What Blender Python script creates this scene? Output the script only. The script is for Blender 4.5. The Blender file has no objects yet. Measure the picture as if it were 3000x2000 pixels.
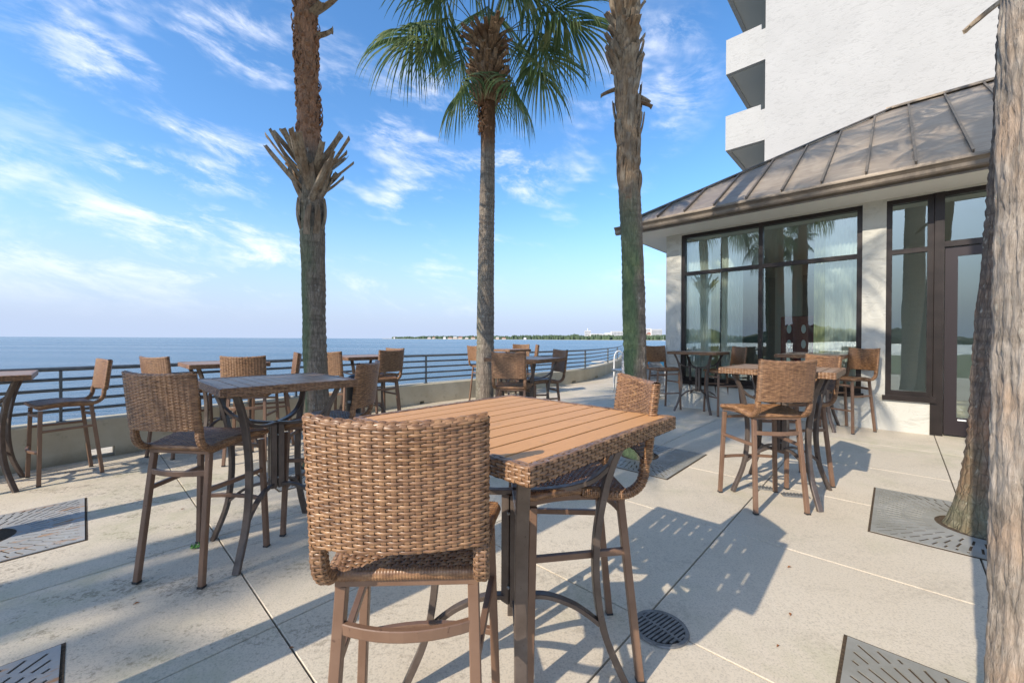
import bpy, math, random
from mathutils import Vector, Matrix, noise, Euler
R=math.radians; PI=math.pi
random.seed(7)
C=bpy.context.scene.collection
SC=bpy.context.scene

def fz(x,y): return .009*x+.005*y-.016*max(0.,-x-2.2)      # the deck drains towards the sea wall

# ------------------------------------------------------------------ mesh helper
class MB:
    def __init__(s): s.v=[]; s.f=[]; s.sm=[]
    def add(s,vs,fs,smooth=False):
        o=len(s.v); s.v.extend([tuple(p) for p in vs])
        for f in fs: s.f.append(tuple(i+o for i in f)); s.sm.append(smooth)
    def box(s,x0,x1,y0,y1,z0,z1,M=None,bev=0.):
        if bev>0:
            b=bev; pts=[]; 
            # chamfered prism (top and bottom edges and corners)
            def ring(z,ins):
                a=[(x0+ins+b,y0+ins),(x1-ins-b,y0+ins),(x1-ins,y0+ins+b),(x1-ins,y1-ins-b),(x1-ins-b,y1-ins),(x0+ins+b,y1-ins),(x0+ins,y1-ins-b),(x0+ins,y0+ins+b)]
                return [Vector((p[0],p[1],z)) for p in a]
            rs=[ring(z0,b*.7),ring(z0+b*.7,0),ring(z1-b*.7,0),ring(z1,b*.7)]
            vs=[p for r in rs for p in r]
            fs=[tuple(range(7,-1,-1)),tuple(range(24,32))]
            for k in range(3):
                for i in range(8): fs.append((k*8+i,k*8+(i+1)%8,(k+1)*8+(i+1)%8,(k+1)*8+i))
        else:
            vs=[Vector(p) for p in ((x0,y0,z0),(x1,y0,z0),(x1,y1,z0),(x0,y1,z0),(x0,y0,z1),(x1,y0,z1),(x1,y1,z1),(x0,y1,z1))]
            fs=[(3,2,1,0),(4,5,6,7),(0,1,5,4),(1,2,6,5),(2,3,7,6),(3,0,4,7)]
        if M: vs=[M@p for p in vs]
        s.add(vs,fs)
    def sweep(s,pts,w,h,side=None,smooth=False,n=4,closed=False,cap=True,rfun=None):
        """rect (n=4, chamfered) or round (n>4) section along pts; side = axis of w"""
        pts=[Vector(p) for p in pts]; N=len(pts); rings=[]
        prev=None
        for i,p in enumerate(pts):
            if closed: t=(pts[(i+1)%N]-pts[i-1])
            else: t=pts[min(i+1,N-1)]-pts[max(i-1,0)]
            t.normalize()
            if side is not None: a=Vector(side)
            else:
                a=prev if prev is not None else (Vector((0,0,1)) if abs(t.z)<.9 else Vector((1,0,0)))
            a=(a-t*a.dot(t)); a.normalize()
            if side is None: prev=a
            b=t.cross(a)
            k=rfun(i/(N-1)) if rfun else 1.
            if n==4:
                c=.18; q=[(-1,-1+c),(-1+c,-1),(1-c,-1),(1,-1+c),(1,1-c),(1-c,1),(-1+c,1),(-1,1-c)]
                rings.append([p+a*(x*w/2*k)+b*(y*h/2*k) for x,y in q])
            else:
                rings.append([p+a*(math.cos(2*PI*j/n)*w/2*k)+b*(math.sin(2*PI*j/n)*h/2*k) for j in range(n)])
        m=len(rings[0]); vs=[p for r in rings for p in r]; fs=[]
        for i in range(N if closed else N-1):
            i2=(i+1)%N
            for j in range(m): fs.append((i*m+j,i*m+(j+1)%m,i2*m+(j+1)%m,i2*m+j))
        if cap and not closed: fs.append(tuple(range(m-1,-1,-1))); fs.append(tuple((N-1)*m+j for j in range(m)))
        s.add(vs,fs,smooth)
    def tube(s,pts,r,n=10,**k): s.sweep(pts,2*r,2*r,n=n,smooth=True,**k)
    def build(s,name,mat,parent=None,loc=None):
        me=bpy.data.meshes.new(name); me.from_pydata(s.v,[],s.f); me.update()
        me.polygons.foreach_set('use_smooth',s.sm)
        me.materials.append(mat)
        o=bpy.data.objects.new(name,me); C.objects.link(o)
        if parent: o.parent=parent
        if loc: o.location=loc
        return o
def tag(o,label=None,cat=None,group=None,kind=None):
    if label: o['label']=label
    if cat: o['category']=cat
    if group: o['group']=group
    if kind: o['kind']=kind
    return o
def empty(name,loc,rz=0,label=None,cat=None,group=None):
    o=bpy.data.objects.new(name,None); C.objects.link(o); o.location=loc; o.rotation_euler=(0,0,rz); o.empty_display_size=.2
    return tag(o,label,cat,group)
def children(o): return [c for c in bpy.data.objects if c.parent==o]
def copy_tree(o,parent=None):
    c=o.copy(); C.objects.link(c); c.parent=parent
    for ch in children(o): copy_tree(ch,c)
    return c
def cat(pts,n=6):
    """Catmull-Rom through pts"""
    P=[Vector(p) for p in pts]; P=[P[0]*2-P[1]]+P+[P[-1]*2-P[-2]]; out=[]
    for i in range(1,len(P)-2):
        for k in range(n):
            t=k/n; a,b,c,d=P[i-1:i+3]
            out.append(.5*((2*b)+(c-a)*t+(2*a-5*b+4*c-d)*t*t+(3*b-a-3*c+d)*t**3))
    out.append(P[-2]); return out

# ------------------------------------------------------------------ materials
class NT:
    def __init__(s,name):
        s.m=bpy.data.materials.new(name); s.m.use_nodes=True; s.t=s.m.node_tree; s.t.nodes.clear()
        s.out=s.n('ShaderNodeOutputMaterial'); s.b=s.n('ShaderNodeBsdfPrincipled'); s.l(s.b.outputs[0],s.out.inputs[0])
        s.tc=s.n('ShaderNodeTexCoord')
    def n(s,t,**k):
        n=s.t.nodes.new(t)
        for a,b in k.items(): setattr(n,a,b)
        return n
    def l(s,a,b): s.t.links.new(a,b)
    def setv(s,i,v):
        if hasattr(v,'is_output') or hasattr(v,'links'): s.l(v,i)
        else: i.default_value=v
    def map(s,scale=(1,1,1),rot=(0,0,0),loc=(0,0,0),src='Object'):
        n=s.n('ShaderNodeMapping'); n.inputs['Scale'].default_value=scale; n.inputs['Rotation'].default_value=rot; n.inputs['Location'].default_value=loc
        s.l(s.tc.outputs[src] if isinstance(src,str) else src,n.inputs[0]); return n.outputs[0]
    def noise(s,scale=5,detail=4,rough=.55,vec=None,dist=0,out=0):
        n=s.n('ShaderNodeTexNoise'); n.inputs['Scale'].default_value=scale; n.inputs['Detail'].default_value=detail
        n.inputs['Roughness'].default_value=rough; n.inputs['Distortion'].default_value=dist
        s.l(vec if vec is not None else s.tc.outputs['Object'],n.inputs['Vector']); return n.outputs[out]
    def vor(s,scale=5,vec=None,feature='F1',out='Distance'):
        n=s.n('ShaderNodeTexVoronoi',feature=feature); n.inputs['Scale'].default_value=scale
        s.l(vec if vec is not None else s.tc.outputs['Object'],n.inputs['Vector']); return n.outputs[out]
    def ramp(s,f,stops,interp='LINEAR'):
        n=s.n('ShaderNodeValToRGB'); n.color_ramp.interpolation=interp; e=n.color_ramp.elements
        while len(e)<len(stops): e.new(.5)
        for q,(p,c) in zip(e,stops):
            q.position=p; q.color=(c,c,c,1) if isinstance(c,(int,float)) else (*c,1)
        s.l(f,n.inputs[0]); return n.outputs[0]
    def math(s,op,a,b=0.,c=0.,clamp=False):
        n=s.n('ShaderNodeMath',operation=op,use_clamp=clamp)
        s.setv(n.inputs[0],a); s.setv(n.inputs[1],b)
        if op in('MULTIPLY_ADD','SMOOTH_MIN','COMPARE'): s.setv(n.inputs[2],c)
        return n.outputs[0]
    def mix(s,f,a,b,mode='MIX'):
        n=s.n('ShaderNodeMix',data_type='RGBA',blend_type=mode)
        s.setv(n.inputs[0],f)
        for i,v in ((6,a),(7,b)):
            if hasattr(v,'links'): s.l(v,n.inputs[i])
            else: n.inputs[i].default_value=(*v,1) if len(v)==3 else v
        return n.outputs[2]
    def sep(s,v):
        n=s.n('ShaderNodeSeparateXYZ'); s.l(v,n.inputs[0]); return n.outputs
    def comb(s,x,y,z):
        n=s.n('ShaderNodeCombineXYZ'); s.setv(n.inputs[0],x); s.setv(n.inputs[1],y); s.setv(n.inputs[2],z); return n.outputs[0]
    def bump(s,h,strength=.3,dist=.01,normal=None):
        n=s.n('ShaderNodeBump'); n.inputs['Strength'].default_value=strength; n.inputs['Distance'].default_value=dist
        s.l(h,n.inputs['Height'])
        if normal is not None: s.l(normal,n.inputs['Normal'])
        return n.outputs[0]
    def fin(s,col=None,rough=.6,metal=0.,bump=None,spec=None):
        if col is not None:
            if hasattr(col,'links'): s.l(col,s.b.inputs['Base Color'])
            else: s.b.inputs['Base Color'].default_value=(*col,1)
        s.setv(s.b.inputs['Roughness'],rough); s.setv(s.b.inputs['Metallic'],metal)
        if spec is not None: s.b.inputs['Specular IOR Level'].default_value=spec
        if bump is not None: s.l(bump,s.b.inputs['Normal'])
        return s.m
M={}
def mk_mats():
    # wicker: plastic rattan, streaked strands
    t=NT('wicker'); a=t.noise(26,3,.6,t.map((1,1,4))); b=t.noise(5,2); g=t.noise(160,2,.5)
    c=t.ramp(a,[(.3,(.085,.040,.019)),(.5,(.225,.115,.053)),(.72,(.42,.24,.118))])
    c=t.mix(t.ramp(b,[(.4,0.),(.7,.45)]),c,(.30,.17,.10))
    oi=t.n('ShaderNodeObjectInfo'); hv=t.n('ShaderNodeHueSaturation'); t.l(t.math('MULTIPLY_ADD',oi.outputs['Random'],.22,.88),hv.inputs['Value']); t.l(t.math('MULTIPLY_ADD',oi.outputs['Random'],.06,.97),hv.inputs['Saturation']); t.l(c,hv.inputs['Color']); c=hv.outputs[0]
    M['wicker']=t.fin(c,t.ramp(g,[(.3,.30),(.7,.48)]),bump=t.bump(g,.15,.001))
    t=NT('wicker_core'); M['core']=t.fin((.05,.028,.018),.8)
    t=NT('frame_paint'); g=t.noise(60,4,.6); b=t.noise(7,4,.6)
    c=t.mix(t.ramp(b,[(.35,0.),(.7,1.)]),(.165,.092,.056),(.215,.128,.082))
    c=t.mix(t.ramp(g,[(.66,0.),(.72,.8)]),c,(.09,.045,.03))
    M['frame']=t.fin(c,t.ramp(g,[(.3,.34),(.7,.5)]),bump=t.bump(g,.06,.001))
    t=NT('table_metal'); g=t.noise(60,4,.6); b=t.noise(9,4,.6)
    c=t.mix(t.ramp(b,[(.35,0.),(.7,1.)]),(.088,.066,.054),(.15,.118,.098))
    c=t.mix(t.ramp(g,[(.64,0.),(.72,.7)]),c,(.05,.03,.022))
    M['tmetal']=t.fin(c,t.ramp(g,[(.3,.3),(.7,.5)]),metal=.25,bump=t.bump(g,.06,.001))
    t=NT('slat_wood'); g=t.noise(14,5,.6,t.map((1.2,22,22))); b=t.noise(3,3)
    c=t.mix(t.ramp(g,[(.3,0.),(.7,1.)]),(.58,.275,.095),(.70,.355,.135))
    c=t.mix(t.ramp(b,[(.4,0.),(.75,.35)]),c,(.50,.30,.17))
    gi=t.n('ShaderNodeNewGeometry'); c=t.mix(t.math('MULTIPLY',gi.outputs['Random Per Island'],.28),c,(.46,.225,.085)); dd=t.noise(7,6,.75); c=t.mix(t.ramp(dd,[(.58,0.),(.68,.4)]),c,(.34,.20,.11))
    M['slat']=t.fin(c,t.ramp(b,[(.3,.5),(.7,.62)]),bump=t.bump(g,.12,.001))
    t=NT('slat_shade_grey'); g=t.noise(14,5,.6,t.map((1.2,22,22))); b=t.noise(3,3)  # greyer slat tone: sky sheen and shade on the tops put into the colour
    c=t.mix(t.ramp(g,[(.3,0.),(.7,1.)]),(.27,.165,.105),(.38,.25,.165))
    M['slat2']=t.fin(c,t.ramp(b,[(.3,.36),(.7,.5)]),bump=t.bump(g,.12,.001))
    # concrete deck
    t=NT('patio_concrete'); big=t.noise(.55,5,.6); mid=t.noise(4.2,7,.7); fine=t.noise(110,4,.7); sp=t.noise(38,6,.75)
    st=t.noise(2.6,8,.75,t.map((.55,1.6,1),(0,0,R(46.6))))
    c=t.mix(t.ramp(big,[(.35,0.),(.65,1.)]),(.59,.51,.39),(.65,.575,.46))
    c=t.mix(t.ramp(mid,[(.42,0.),(.62,.16)]),c,(.54,.48,.375))
    c=t.mix(t.ramp(fine,[(.36,.55),(.5,0.)]),c,(.32,.28,.22))
    xs=t.sep(t.tc.outputs['Object'])
    left=t.ramp(t.math('MULTIPLY_ADD',xs[0],-.16,.38,clamp=True),[(.2,.25),(.75,1.)])
    dirt=t.math('MULTIPLY',t.ramp(t.math('MULTIPLY',st,sp),[(.272,0.),(.35,.7)]),left)
    c=t.mix(dirt,c,(.16,.125,.085))
    gr=t.math('MULTIPLY',t.ramp(t.noise(.8,3,.6,t.map(loc=(7,2,0))),[(.5,0.),(.62,.35)]),t.ramp(mid,[(.4,0.),(.6,1.)]))
    c=t.mix(gr,c,(.36,.36,.2))
    sv=t.vor(2.3,out='Distance'); sm=t.math('MULTIPLY',t.ramp(sv,[(.0,.55),(.022,.45),(.03,0.)]),t.ramp(t.noise(1.1,2),[(.5,0.),(.6,1.)])); c=t.mix(sm,c,(.2,.17,.13))
    dr=t.noise(1.4,8,.7,t.map((1.6,.5,1),(0,0,R(46.6)),(3,9,0))); c=t.mix(t.ramp(dr,[(.56,0.),(.70,.35)]),c,(.38,.335,.26))
    M['patio']=t.fin(c,.8,bump=t.bump(t.math('ADD',fine,sp),.35,.003))
    t=NT('joint_fill'); M['joint']=t.fin((.075,.06,.045),.95)
    t=NT('soil'); g=t.noise(60,6,.7); M['soil']=t.fin(t.ramp(g,[(.3,(.03,.02,.012)),(.7,(.12,.08,.045))]),.95,bump=t.bump(g,.8,.01))
    t=NT('grate_metal'); g=t.noise(3,6,.65); h=t.noise(80,3)
    c=t.mix(t.ramp(g,[(.4,0.),(.65,1.)]),(.24,.235,.205),(.33,.325,.30)); M['grate']=t.fin(c,.55,bump=t.bump(h,.2,.001))
    t=NT('grate_metal_rusty'); g=t.noise(3,6,.65); h=t.noise(80,3); r=t.noise(5,5,.7,t.map((.6,2.2,1)))
    c=t.mix(t.ramp(g,[(.4,0.),(.65,1.)]),(.31,.31,.30),(.40,.40,.385)); c=t.mix(t.ramp(r,[(.55,0.),(.66,.9)]),c,(.42,.2,.06)); M['grate_rust']=t.fin(c,.5,bump=t.bump(h,.2,.001))
    t=NT('drain_iron'); g=t.noise(30,4); M['drain']=t.fin(t.ramp(g,[(.3,(.13,.13,.125)),(.7,(.24,.235,.225))]),.5,metal=.4)
    t=NT('drain_shade'); M['pit_shade']=t.fin((.012,.011,.010),.95)  # near-black colour for the shade inside the drain
    # walls
    def stucco(name,col,sc,st,streak=(.9,.9,1.2)):
        t=NT(name); a=t.noise(sc,6,.62,t.map(streak),dist=1.2); b=t.noise(sc*.18,4); e=t.ramp(a,[(.40,0.),(.52,1.)])
        c=t.mix(t.ramp(b,[(.35,0.),(.7,.5)]),col,tuple(x*.86 for x in col))
        d=t.ramp(a,[(.37,.35),(.45,0.)]); c=t.mix(d,c,tuple(x*.62 for x in col))
        f=t.noise(sc*14,3)
        return t.fin(c,.85,bump=t.bump(t.math('ADD',e,t.math('MULTIPLY',f,.25)),st,.012))
    M['stucco']=stucco('stucco_trowelled',(.52,.51,.455),4.2,.45)
    M['tower']=stucco('tower_stucco',(.43,.425,.41),5.5,.24,(1.0,1.0,2.6))
    M['balcony']=stucco('balcony_stucco',(.44,.435,.415),5.5,.3,(1.0,1.0,2.6))
    t=NT('balcony_soffit'); M['bsoffit']=t.fin((.55,.54,.49),.9)
    t=NT('eave_soffit'); M['soffit']=t.fin((.72,.71,.66),.85)
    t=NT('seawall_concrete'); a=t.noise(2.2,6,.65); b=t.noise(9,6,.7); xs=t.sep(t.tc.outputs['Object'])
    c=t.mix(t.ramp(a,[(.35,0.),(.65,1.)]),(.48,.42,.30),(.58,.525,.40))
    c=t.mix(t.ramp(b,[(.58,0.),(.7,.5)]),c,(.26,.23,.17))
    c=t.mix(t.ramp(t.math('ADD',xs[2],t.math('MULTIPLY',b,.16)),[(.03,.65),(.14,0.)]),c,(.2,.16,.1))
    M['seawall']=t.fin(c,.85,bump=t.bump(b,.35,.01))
    t=NT('railing_paint'); g=t.noise(20,4); M['rail']=t.fin(t.ramp(g,[(.3,(.10,.115,.125)),(.7,(.155,.17,.18))]),.4,metal=.3)
    # roof
    t=NT('roof_metal'); a=t.noise(1.3,6,.65,t.map((1,1,1)),dist=1.5); b=t.noise(6,6,.7,t.map((.5,1.6,1.6)),dist=.6)
    c=t.mix(t.ramp(a,[(.38,0.),(.62,1.)]),(.23,.185,.145),(.34,.285,.225))
    c=t.mix(t.ramp(b,[(.52,0.),(.64,.5)]),c,(.44,.385,.31))
    M['roof']=t.fin(c,t.ramp(a,[(.3,.38),(.7,.55)]),metal=.15,bump=t.bump(a,.1,.01))
    t=NT('roof_trim'); g=t.noise(6,4); M['trim']=t.fin(t.ramp(g,[(.3,(.12,.098,.078)),(.7,(.20,.165,.13))]),.42,metal=.35)
    t=NT('window_frame'); g=t.noise(6,3); M['wframe']=t.fin(t.ramp(g,[(.3,(.016,.012,.011)),(.7,(.030,.022,.020))]),.35,metal=.4)
    t=NT('door_paint'); M['door']=t.fin((.028,.020,.022),.35,metal=.3)
    # glass (reflective solar glazing)
    t=NT('window_glass'); t.t.nodes.remove(t.b)
    tr=t.n('ShaderNodeBsdfTransparent'); tr.inputs[0].default_value=(.84,.92,.88,1)
    gl=t.n('ShaderNodeBsdfGlossy'); gl.inputs['Roughness'].default_value=0.0; gl.inputs[0].default_value=(.82,.93,.92,1)
    w=t.noise(1.1,1); bn=t.bump(w,.10,.02); t.l(bn,gl.inputs['Normal'])
    fr=t.n('ShaderNodeFresnel'); fr.inputs[0].default_value=1.6
    fac=t.math('MULTIPLY_ADD',fr.outputs[0],.75,.18,clamp=True)
    mx=t.n('ShaderNodeMixShader'); t.l(fac,mx.inputs[0]); t.l(tr.outputs[0],mx.inputs[1]); t.l(gl.outputs[0],mx.inputs[2]); t.l(mx.outputs[0],t.out.inputs[0]); M['glass']=t.m
    def cloth(name,col,trans):
        t=NT(name); t.t.nodes.remove(t.b); d=t.n('ShaderNodeBsdfDiffuse'); d.inputs[0].default_value=(*col,1)
        q=t.n('ShaderNodeBsdfTranslucent'); q.inputs[0].default_value=(*col,1)
        m1=t.n('ShaderNodeMixShader'); m1.inputs[0].default_value=.4; t.l(d.outputs[0],m1.inputs[1]); t.l(q.outputs[0],m1.inputs[2])
        tr=t.n('ShaderNodeBsdfTransparent'); m2=t.n('ShaderNodeMixShader'); m2.inputs[0].default_value=trans
        t.l(m1.outputs[0],m2.inputs[1]); t.l(tr.outputs[0],m2.inputs[2]); t.l(m2.outputs[0],t.out.inputs[0]); return t.m
    M['sheer']=cloth('sheer_cloth',(.90,.92,.87),.12); M['drape']=cloth('drape_cloth',(.66,.66,.44),0.)
    t=NT('room_wall'); M['room']=t.fin((.76,.75,.70),.9)
    t=NT('room_floor'); M['roomfloor']=t.fin((.42,.38,.32),.4)
    t=NT('red_plastic'); M['red']=t.fin((.20,.022,.02),.3)
    t=NT('white_paint'); M['white']=t.fin((.78,.78,.76),.5)
    t=NT('black_plastic'); g=t.noise(20,3); M['black']=t.fin(t.ramp(g,[(.3,(.018,.019,.021)),(.7,(.035,.036,.038))]),.4)
    t=NT('chrome'); M['chrome']=t.fin((.62,.62,.62),.18,metal=1.)
    t=NT('galvanised'); M['galv']=t.fin((.30,.30,.29),.45,metal=.7)
    t=NT('blue_cloth'); g=t.noise(12,3); M['blue']=t.fin(t.ramp(g,[(.3,(.06,.30,.62)),(.7,(.12,.45,.78))]),.8)
    t=NT('stone_weave'); g=t.vor(14,t.map((1,1,3)),out='Color'); h=t.vor(14,t.map((1,1,3)))
    bw=t.n('ShaderNodeRGBToBW'); t.l(g,bw.inputs[0]); M['stone']=t.fin(t.ramp(bw.outputs[0],[(.2,(.22,.22,.23)),(.8,(.5,.5,.5))]),.7,bump=t.bump(h,.5,.02))
    # palms
    def bark(name,cols,moss,fib_z=99.,fibre=(.30,.155,.085),fade=.25,ringsc=22.,mossz=3.0,crack=.35):
        t=NT(name); o=t.tc.outputs['Object']; xs=t.sep(o)
        v1=t.noise(9,6,.7,t.map((1,1,.16)),dist=.5); v2=t.noise(44,7,.78,t.map((1,1,.24))); rg=t.noise(1.0,3,.6,t.map((2.2,2.2,ringsc)),dist=.4); sp=t.noise(30,2,.5,t.map((1,1,.45)))
        ck=t.vor(30,t.map((1,1,.22)),feature='DISTANCE_TO_EDGE'); ckr=t.ramp(ck,[(0.,0.),(.12,1.)])
        h=t.math('ADD',t.math('MULTIPLY_ADD',ckr,.35,t.math('MULTIPLY',v1,.8)) if False else t.math('ADD',t.math('MULTIPLY',ckr,crack),t.math('MULTIPLY',v1,.8)),t.math('ADD',t.math('MULTIPLY',v2,.8),t.math('MULTIPLY',rg,.7)))
        c=t.ramp(v2,[(.28,cols[0]),(.5,cols[1]),(.75,cols[2])]); c=t.mix(t.ramp(rg,[(.35,.55),(.55,0.)]),c,cols[0])
        c=t.mix(t.ramp(sp,[(.66,0.),(.72,.8)]),c,(.48,.45,.38))
        c=t.mix(t.ramp(t.noise(3.5,5,.6,t.map(loc=(3,1,0))),[(.5,0.),(.66,.5)]),c,cols[3])
        c=t.mix(t.ramp(ck,[(0.,.55 if crack>.2 else .25),(.07,0.)]),c,cols[0])
        m=t.math('ADD',t.math('MULTIPLY',xs[0],-5.0),t.math('MULTIPLY_ADD',t.noise(2.6,5,.65,t.map((1.4,1.4,.6))),1.7,-.85))
        mz=t.ramp(t.math('DIVIDE',xs[2],mossz),[(.62,1.),(1.,0.)])
        mm=t.math('MULTIPLY',t.math('MULTIPLY',t.ramp(m,[(.05,0.),(.55,.85)]),mz),moss)
        c=t.mix(mm,c,t.ramp(v2,[(.3,(.045,.075,.035)),(.7,(.15,.205,.10))]))
        ff=t.ramp(t.math('ADD',t.math('SUBTRACT',xs[2],fib_z),t.math('MULTIPLY',v1,fade)),[(0.,0.),(fade if fade>0 else .1,1.)])
        fc=t.ramp(v2,[(.25,tuple(x*.32 for x in fibre)),(.5,fibre),(.75,tuple(min(1,x*1.7) for x in fibre))])
        c=t.mix(ff,c,fc)
        return t.fin(c,.85,bump=t.bump(h,.9,.014))
    greys=[(.085,.066,.048),(.24,.192,.142),(.42,.355,.28),(.27,.18,.115)]
    M['bark_a']=bark('palm_bark_mossy',greys,1.,3.35,(.36,.19,.11))
    M['bark_b']=bark('palm_bark_plain',[(.11,.086,.066),(.255,.212,.165),(.42,.365,.30),(.25,.19,.145)],.25,4.25,(.16,.08,.04))
    M['bark_c']=bark('palm_bark_green',greys,1.25,3.0,(.30,.21,.13),mossz=3.3)
    M['bark_d']=bark('palm_bark_rusty',[(.075,.055,.042),(.205,.155,.118),(.40,.335,.27),(.32,.16,.08)],.45,99,mossz=1.3)
    M['bark_e']=bark('palm_bark_pale',[(.17,.14,.11),(.43,.37,.31),(.64,.575,.50),(.50,.33,.21)],.0,99,ringsc=14,crack=.08)
    t=NT('boot_fibre'); a=t.noise(6,5,.6); b=t.noise(40,4,.6,t.map((1,1,.2)))
    c=t.mix(t.ramp(a,[(.4,0.),(.62,1.)]),(.34,.28,.205),(.20,.13,.075)); c=t.mix(t.ramp(b,[(.35,.7),(.55,0.)]),c,(.09,.06,.035))
    M['boot']=t.fin(c,.8,bump=t.bump(b,.5,.004))
    t=NT('boot_brown'); a=t.noise(6,5,.6); b=t.noise(40,4,.6,t.map((1,1,.2)))
    c=t.mix(t.ramp(a,[(.4,0.),(.62,1.)]),(.32,.21,.125),(.17,.095,.05)); c=t.mix(t.ramp(b,[(.35,.7),(.55,0.)]),c,(.06,.035,.02))
    M['boot2']=t.fin(c,.8,bump=t.bump(b,.5,.004))
    t=NT('flake_fibre'); a=t.noise(6,5,.6); b=t.noise(40,4,.6,t.map((1,1,.2)))
    c=t.mix(t.ramp(a,[(.4,0.),(.62,1.)]),(.30,.17,.10),(.20,.09,.045)); M['flake']=t.fin(c,.85,bump=t.bump(b,.5,.004))
    t=NT('palm_leaf'); a=t.noise(3,4,.6); b=t.noise(.9,3)
    c=t.ramp(a,[(.3,(.06,.11,.04)),(.5,(.13,.20,.07)),(.7,(.36,.39,.19))])
    tl=t.n('ShaderNodeBsdfTranslucent'); t.l(c,tl.inputs[0]); mx=t.n('ShaderNodeMixShader'); mx.inputs[0].default_value=.4
    t.fin(c,.42); t.l(t.b.outputs[0],mx.inputs[1]); t.l(tl.outputs[0],mx.inputs[2]); t.l(mx.outputs[0],t.out.inputs[0]); M['leaf']=t.m
    t=NT('palm_stalk'); M['stalk']=t.fin((.10,.13,.035),.45)
    # sea, land
    t=NT('sea_water'); o=t.tc.outputs['Object']
    w1=t.noise(.9,6,.62,t.map((.55,1.3,1),(0,0,R(20)))); w2=t.noise(.12,4,.6,t.map((.35,1.5,1),(0,0,R(12)))); w3=t.noise(.012,4,.6,t.map((.3,1.8,1)))
    c=t.mix(t.ramp(w3,[(.35,0.),(.65,1.)]),(.045,.10,.145),(.075,.15,.195))
    lw=t.n('ShaderNodeCameraData'); 
    h=t.math('ADD',w1,t.math('MULTIPLY',w2,1.6))
    M['sea']=t.fin(c,t.ramp(w3,[(.35,.16),(.65,.3)]),bump=t.bump(h,1.,.34))
    t=NT('shore_sand'); M['sand']=t.fin((.42,.38,.30),.9)
    t=NT('shore_trees'); a=t.noise(.04,5,.7); M['woods']=t.fin(t.ramp(a,[(.3,(.045,.075,.045)),(.7,(.10,.14,.07))]),.9)
    t=NT('lawn'); a=t.noise(2,6,.7); M['lawn']=t.fin(t.ramp(a,[(.3,(.06,.10,.02)),(.7,(.12,.17,.05))]),.9,bump=t.bump(t.noise(90,3),.6,.02))
    t=NT('far_building_white'); M['farw']=t.fin((.66,.65,.63),.8)
    t=NT('far_building_tan'); M['fart']=t.fin((.50,.42,.34),.8)
    t=NT('far_roof_red'); M['farr']=t.fin((.34,.13,.09),.8)
    t=NT('far_window'); M['farg']=t.fin((.10,.12,.15),.3)
    t=NT('green_leaf_small'); M['weed']=t.fin((.10,.26,.05),.6)
    t=NT('dry_leaf'); M['dry']=t.fin((.32,.13,.045),.8)
mk_mats()

# ------------------------------------------------------------------ weaving
def weave(mb,S,nu,nv,A=.0022,t=.0022,sub=4,closed=False,core=None,wf=.47,wu=.22):
    for j in range(nv):
        v=(j+.5)/nv; hw=wf/nv; n=nu*sub; vs=[]; fs=[]
        cnt=n if closed else n+1
        for k in range(cnt):
            u=k/n
            p0,n0=S(u,v-hw); p1,n1=S(u,v+hw); nn=(n0+n1)*.5
            a=A*math.cos(PI*(u*nu-.5+j))
            for q,dz in ((0.,-t),(.25,0.),(.75,0.),(1.,-t)):
                vs.append(p0.lerp(p1,q)+nn*(a+dz))
        for k in range(cnt if closed else cnt-1):
            k2=(k+1)%cnt
            for q in range(3): fs.append((k*4+q,k2*4+q,k2*4+q+1,k*4+q+1))
        mb.add(vs,fs,True)
    for i in range(nu):
        vs=[]; fs=[]; u=(i+.5)/nu
        for j in range(nv*2+1):
            v=j/(nv*2); a=-A*.75*math.sin(PI*j/2. if False else 0) 
            ph=math.cos(PI*(v*nv-.5+i)); a=-A*.7*ph
            for du,dz in ((-wu,-t*.6),(0,0),(wu,-t*.6)):
                p,nn=S(u+du/nu,v); vs.append(p+nn*(a+dz))
        for j in range(nv*2):
            for q in range(2): fs.append((j*3+q,j*3+q+1,(j+1)*3+q+1,(j+1)*3+q))
        mb.add(vs,fs,True)
    if core is not None:
        vs=[]; fs=[]; a=-A-t*.9; m=max(6,nv//4); cn=nu*2
        for j in range(m+1):
            for k in range(cn+(0 if closed else 1)):
                p,nn=S(k/cn,j/m); vs.append(p+nn*a)
        w=cn if closed else cn+1
        for j in range(m):
            for k in range(cn): fs.append((j*w+k,j*w+(k+1)%w,(j+1)*w+(k+1)%w,(j+1)*w+k))
        core.add(vs,fs,True)
def coil(mb,pts,w,h,pitch=.008,closed=False,side=(0,0,1)):
    """wrapped strand: ribbed tube along a polyline"""
    P=[Vector(p) for p in pts]; 
    if closed: P=P+[P[0]]
    L=[0]; 
    for a,b in zip(P,P[1:]): L.append(L[-1]+(b-a).length)
    n=int(L[-1]/pitch)*3; out=[]; ks=[]
    for i in range(n+(0 if closed else 1)):
        s_=L[-1]*i/n; j=0
        while j<len(L)-2 and L[j+1]<s_: j+=1
        q=(s_-L[j])/(L[j+1]-L[j]); out.append(P[j].lerp(P[j+1],q)); ks.append(.86 if i%3==0 else 1.)
    N=len(out); i_=[0]
    def rf(x): k=ks[min(N-1,int(round(x*(N-1))))]; return k
    mb.sweep(out,w,h,side=side,n=8,smooth=True,closed=closed,rfun=rf)

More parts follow.
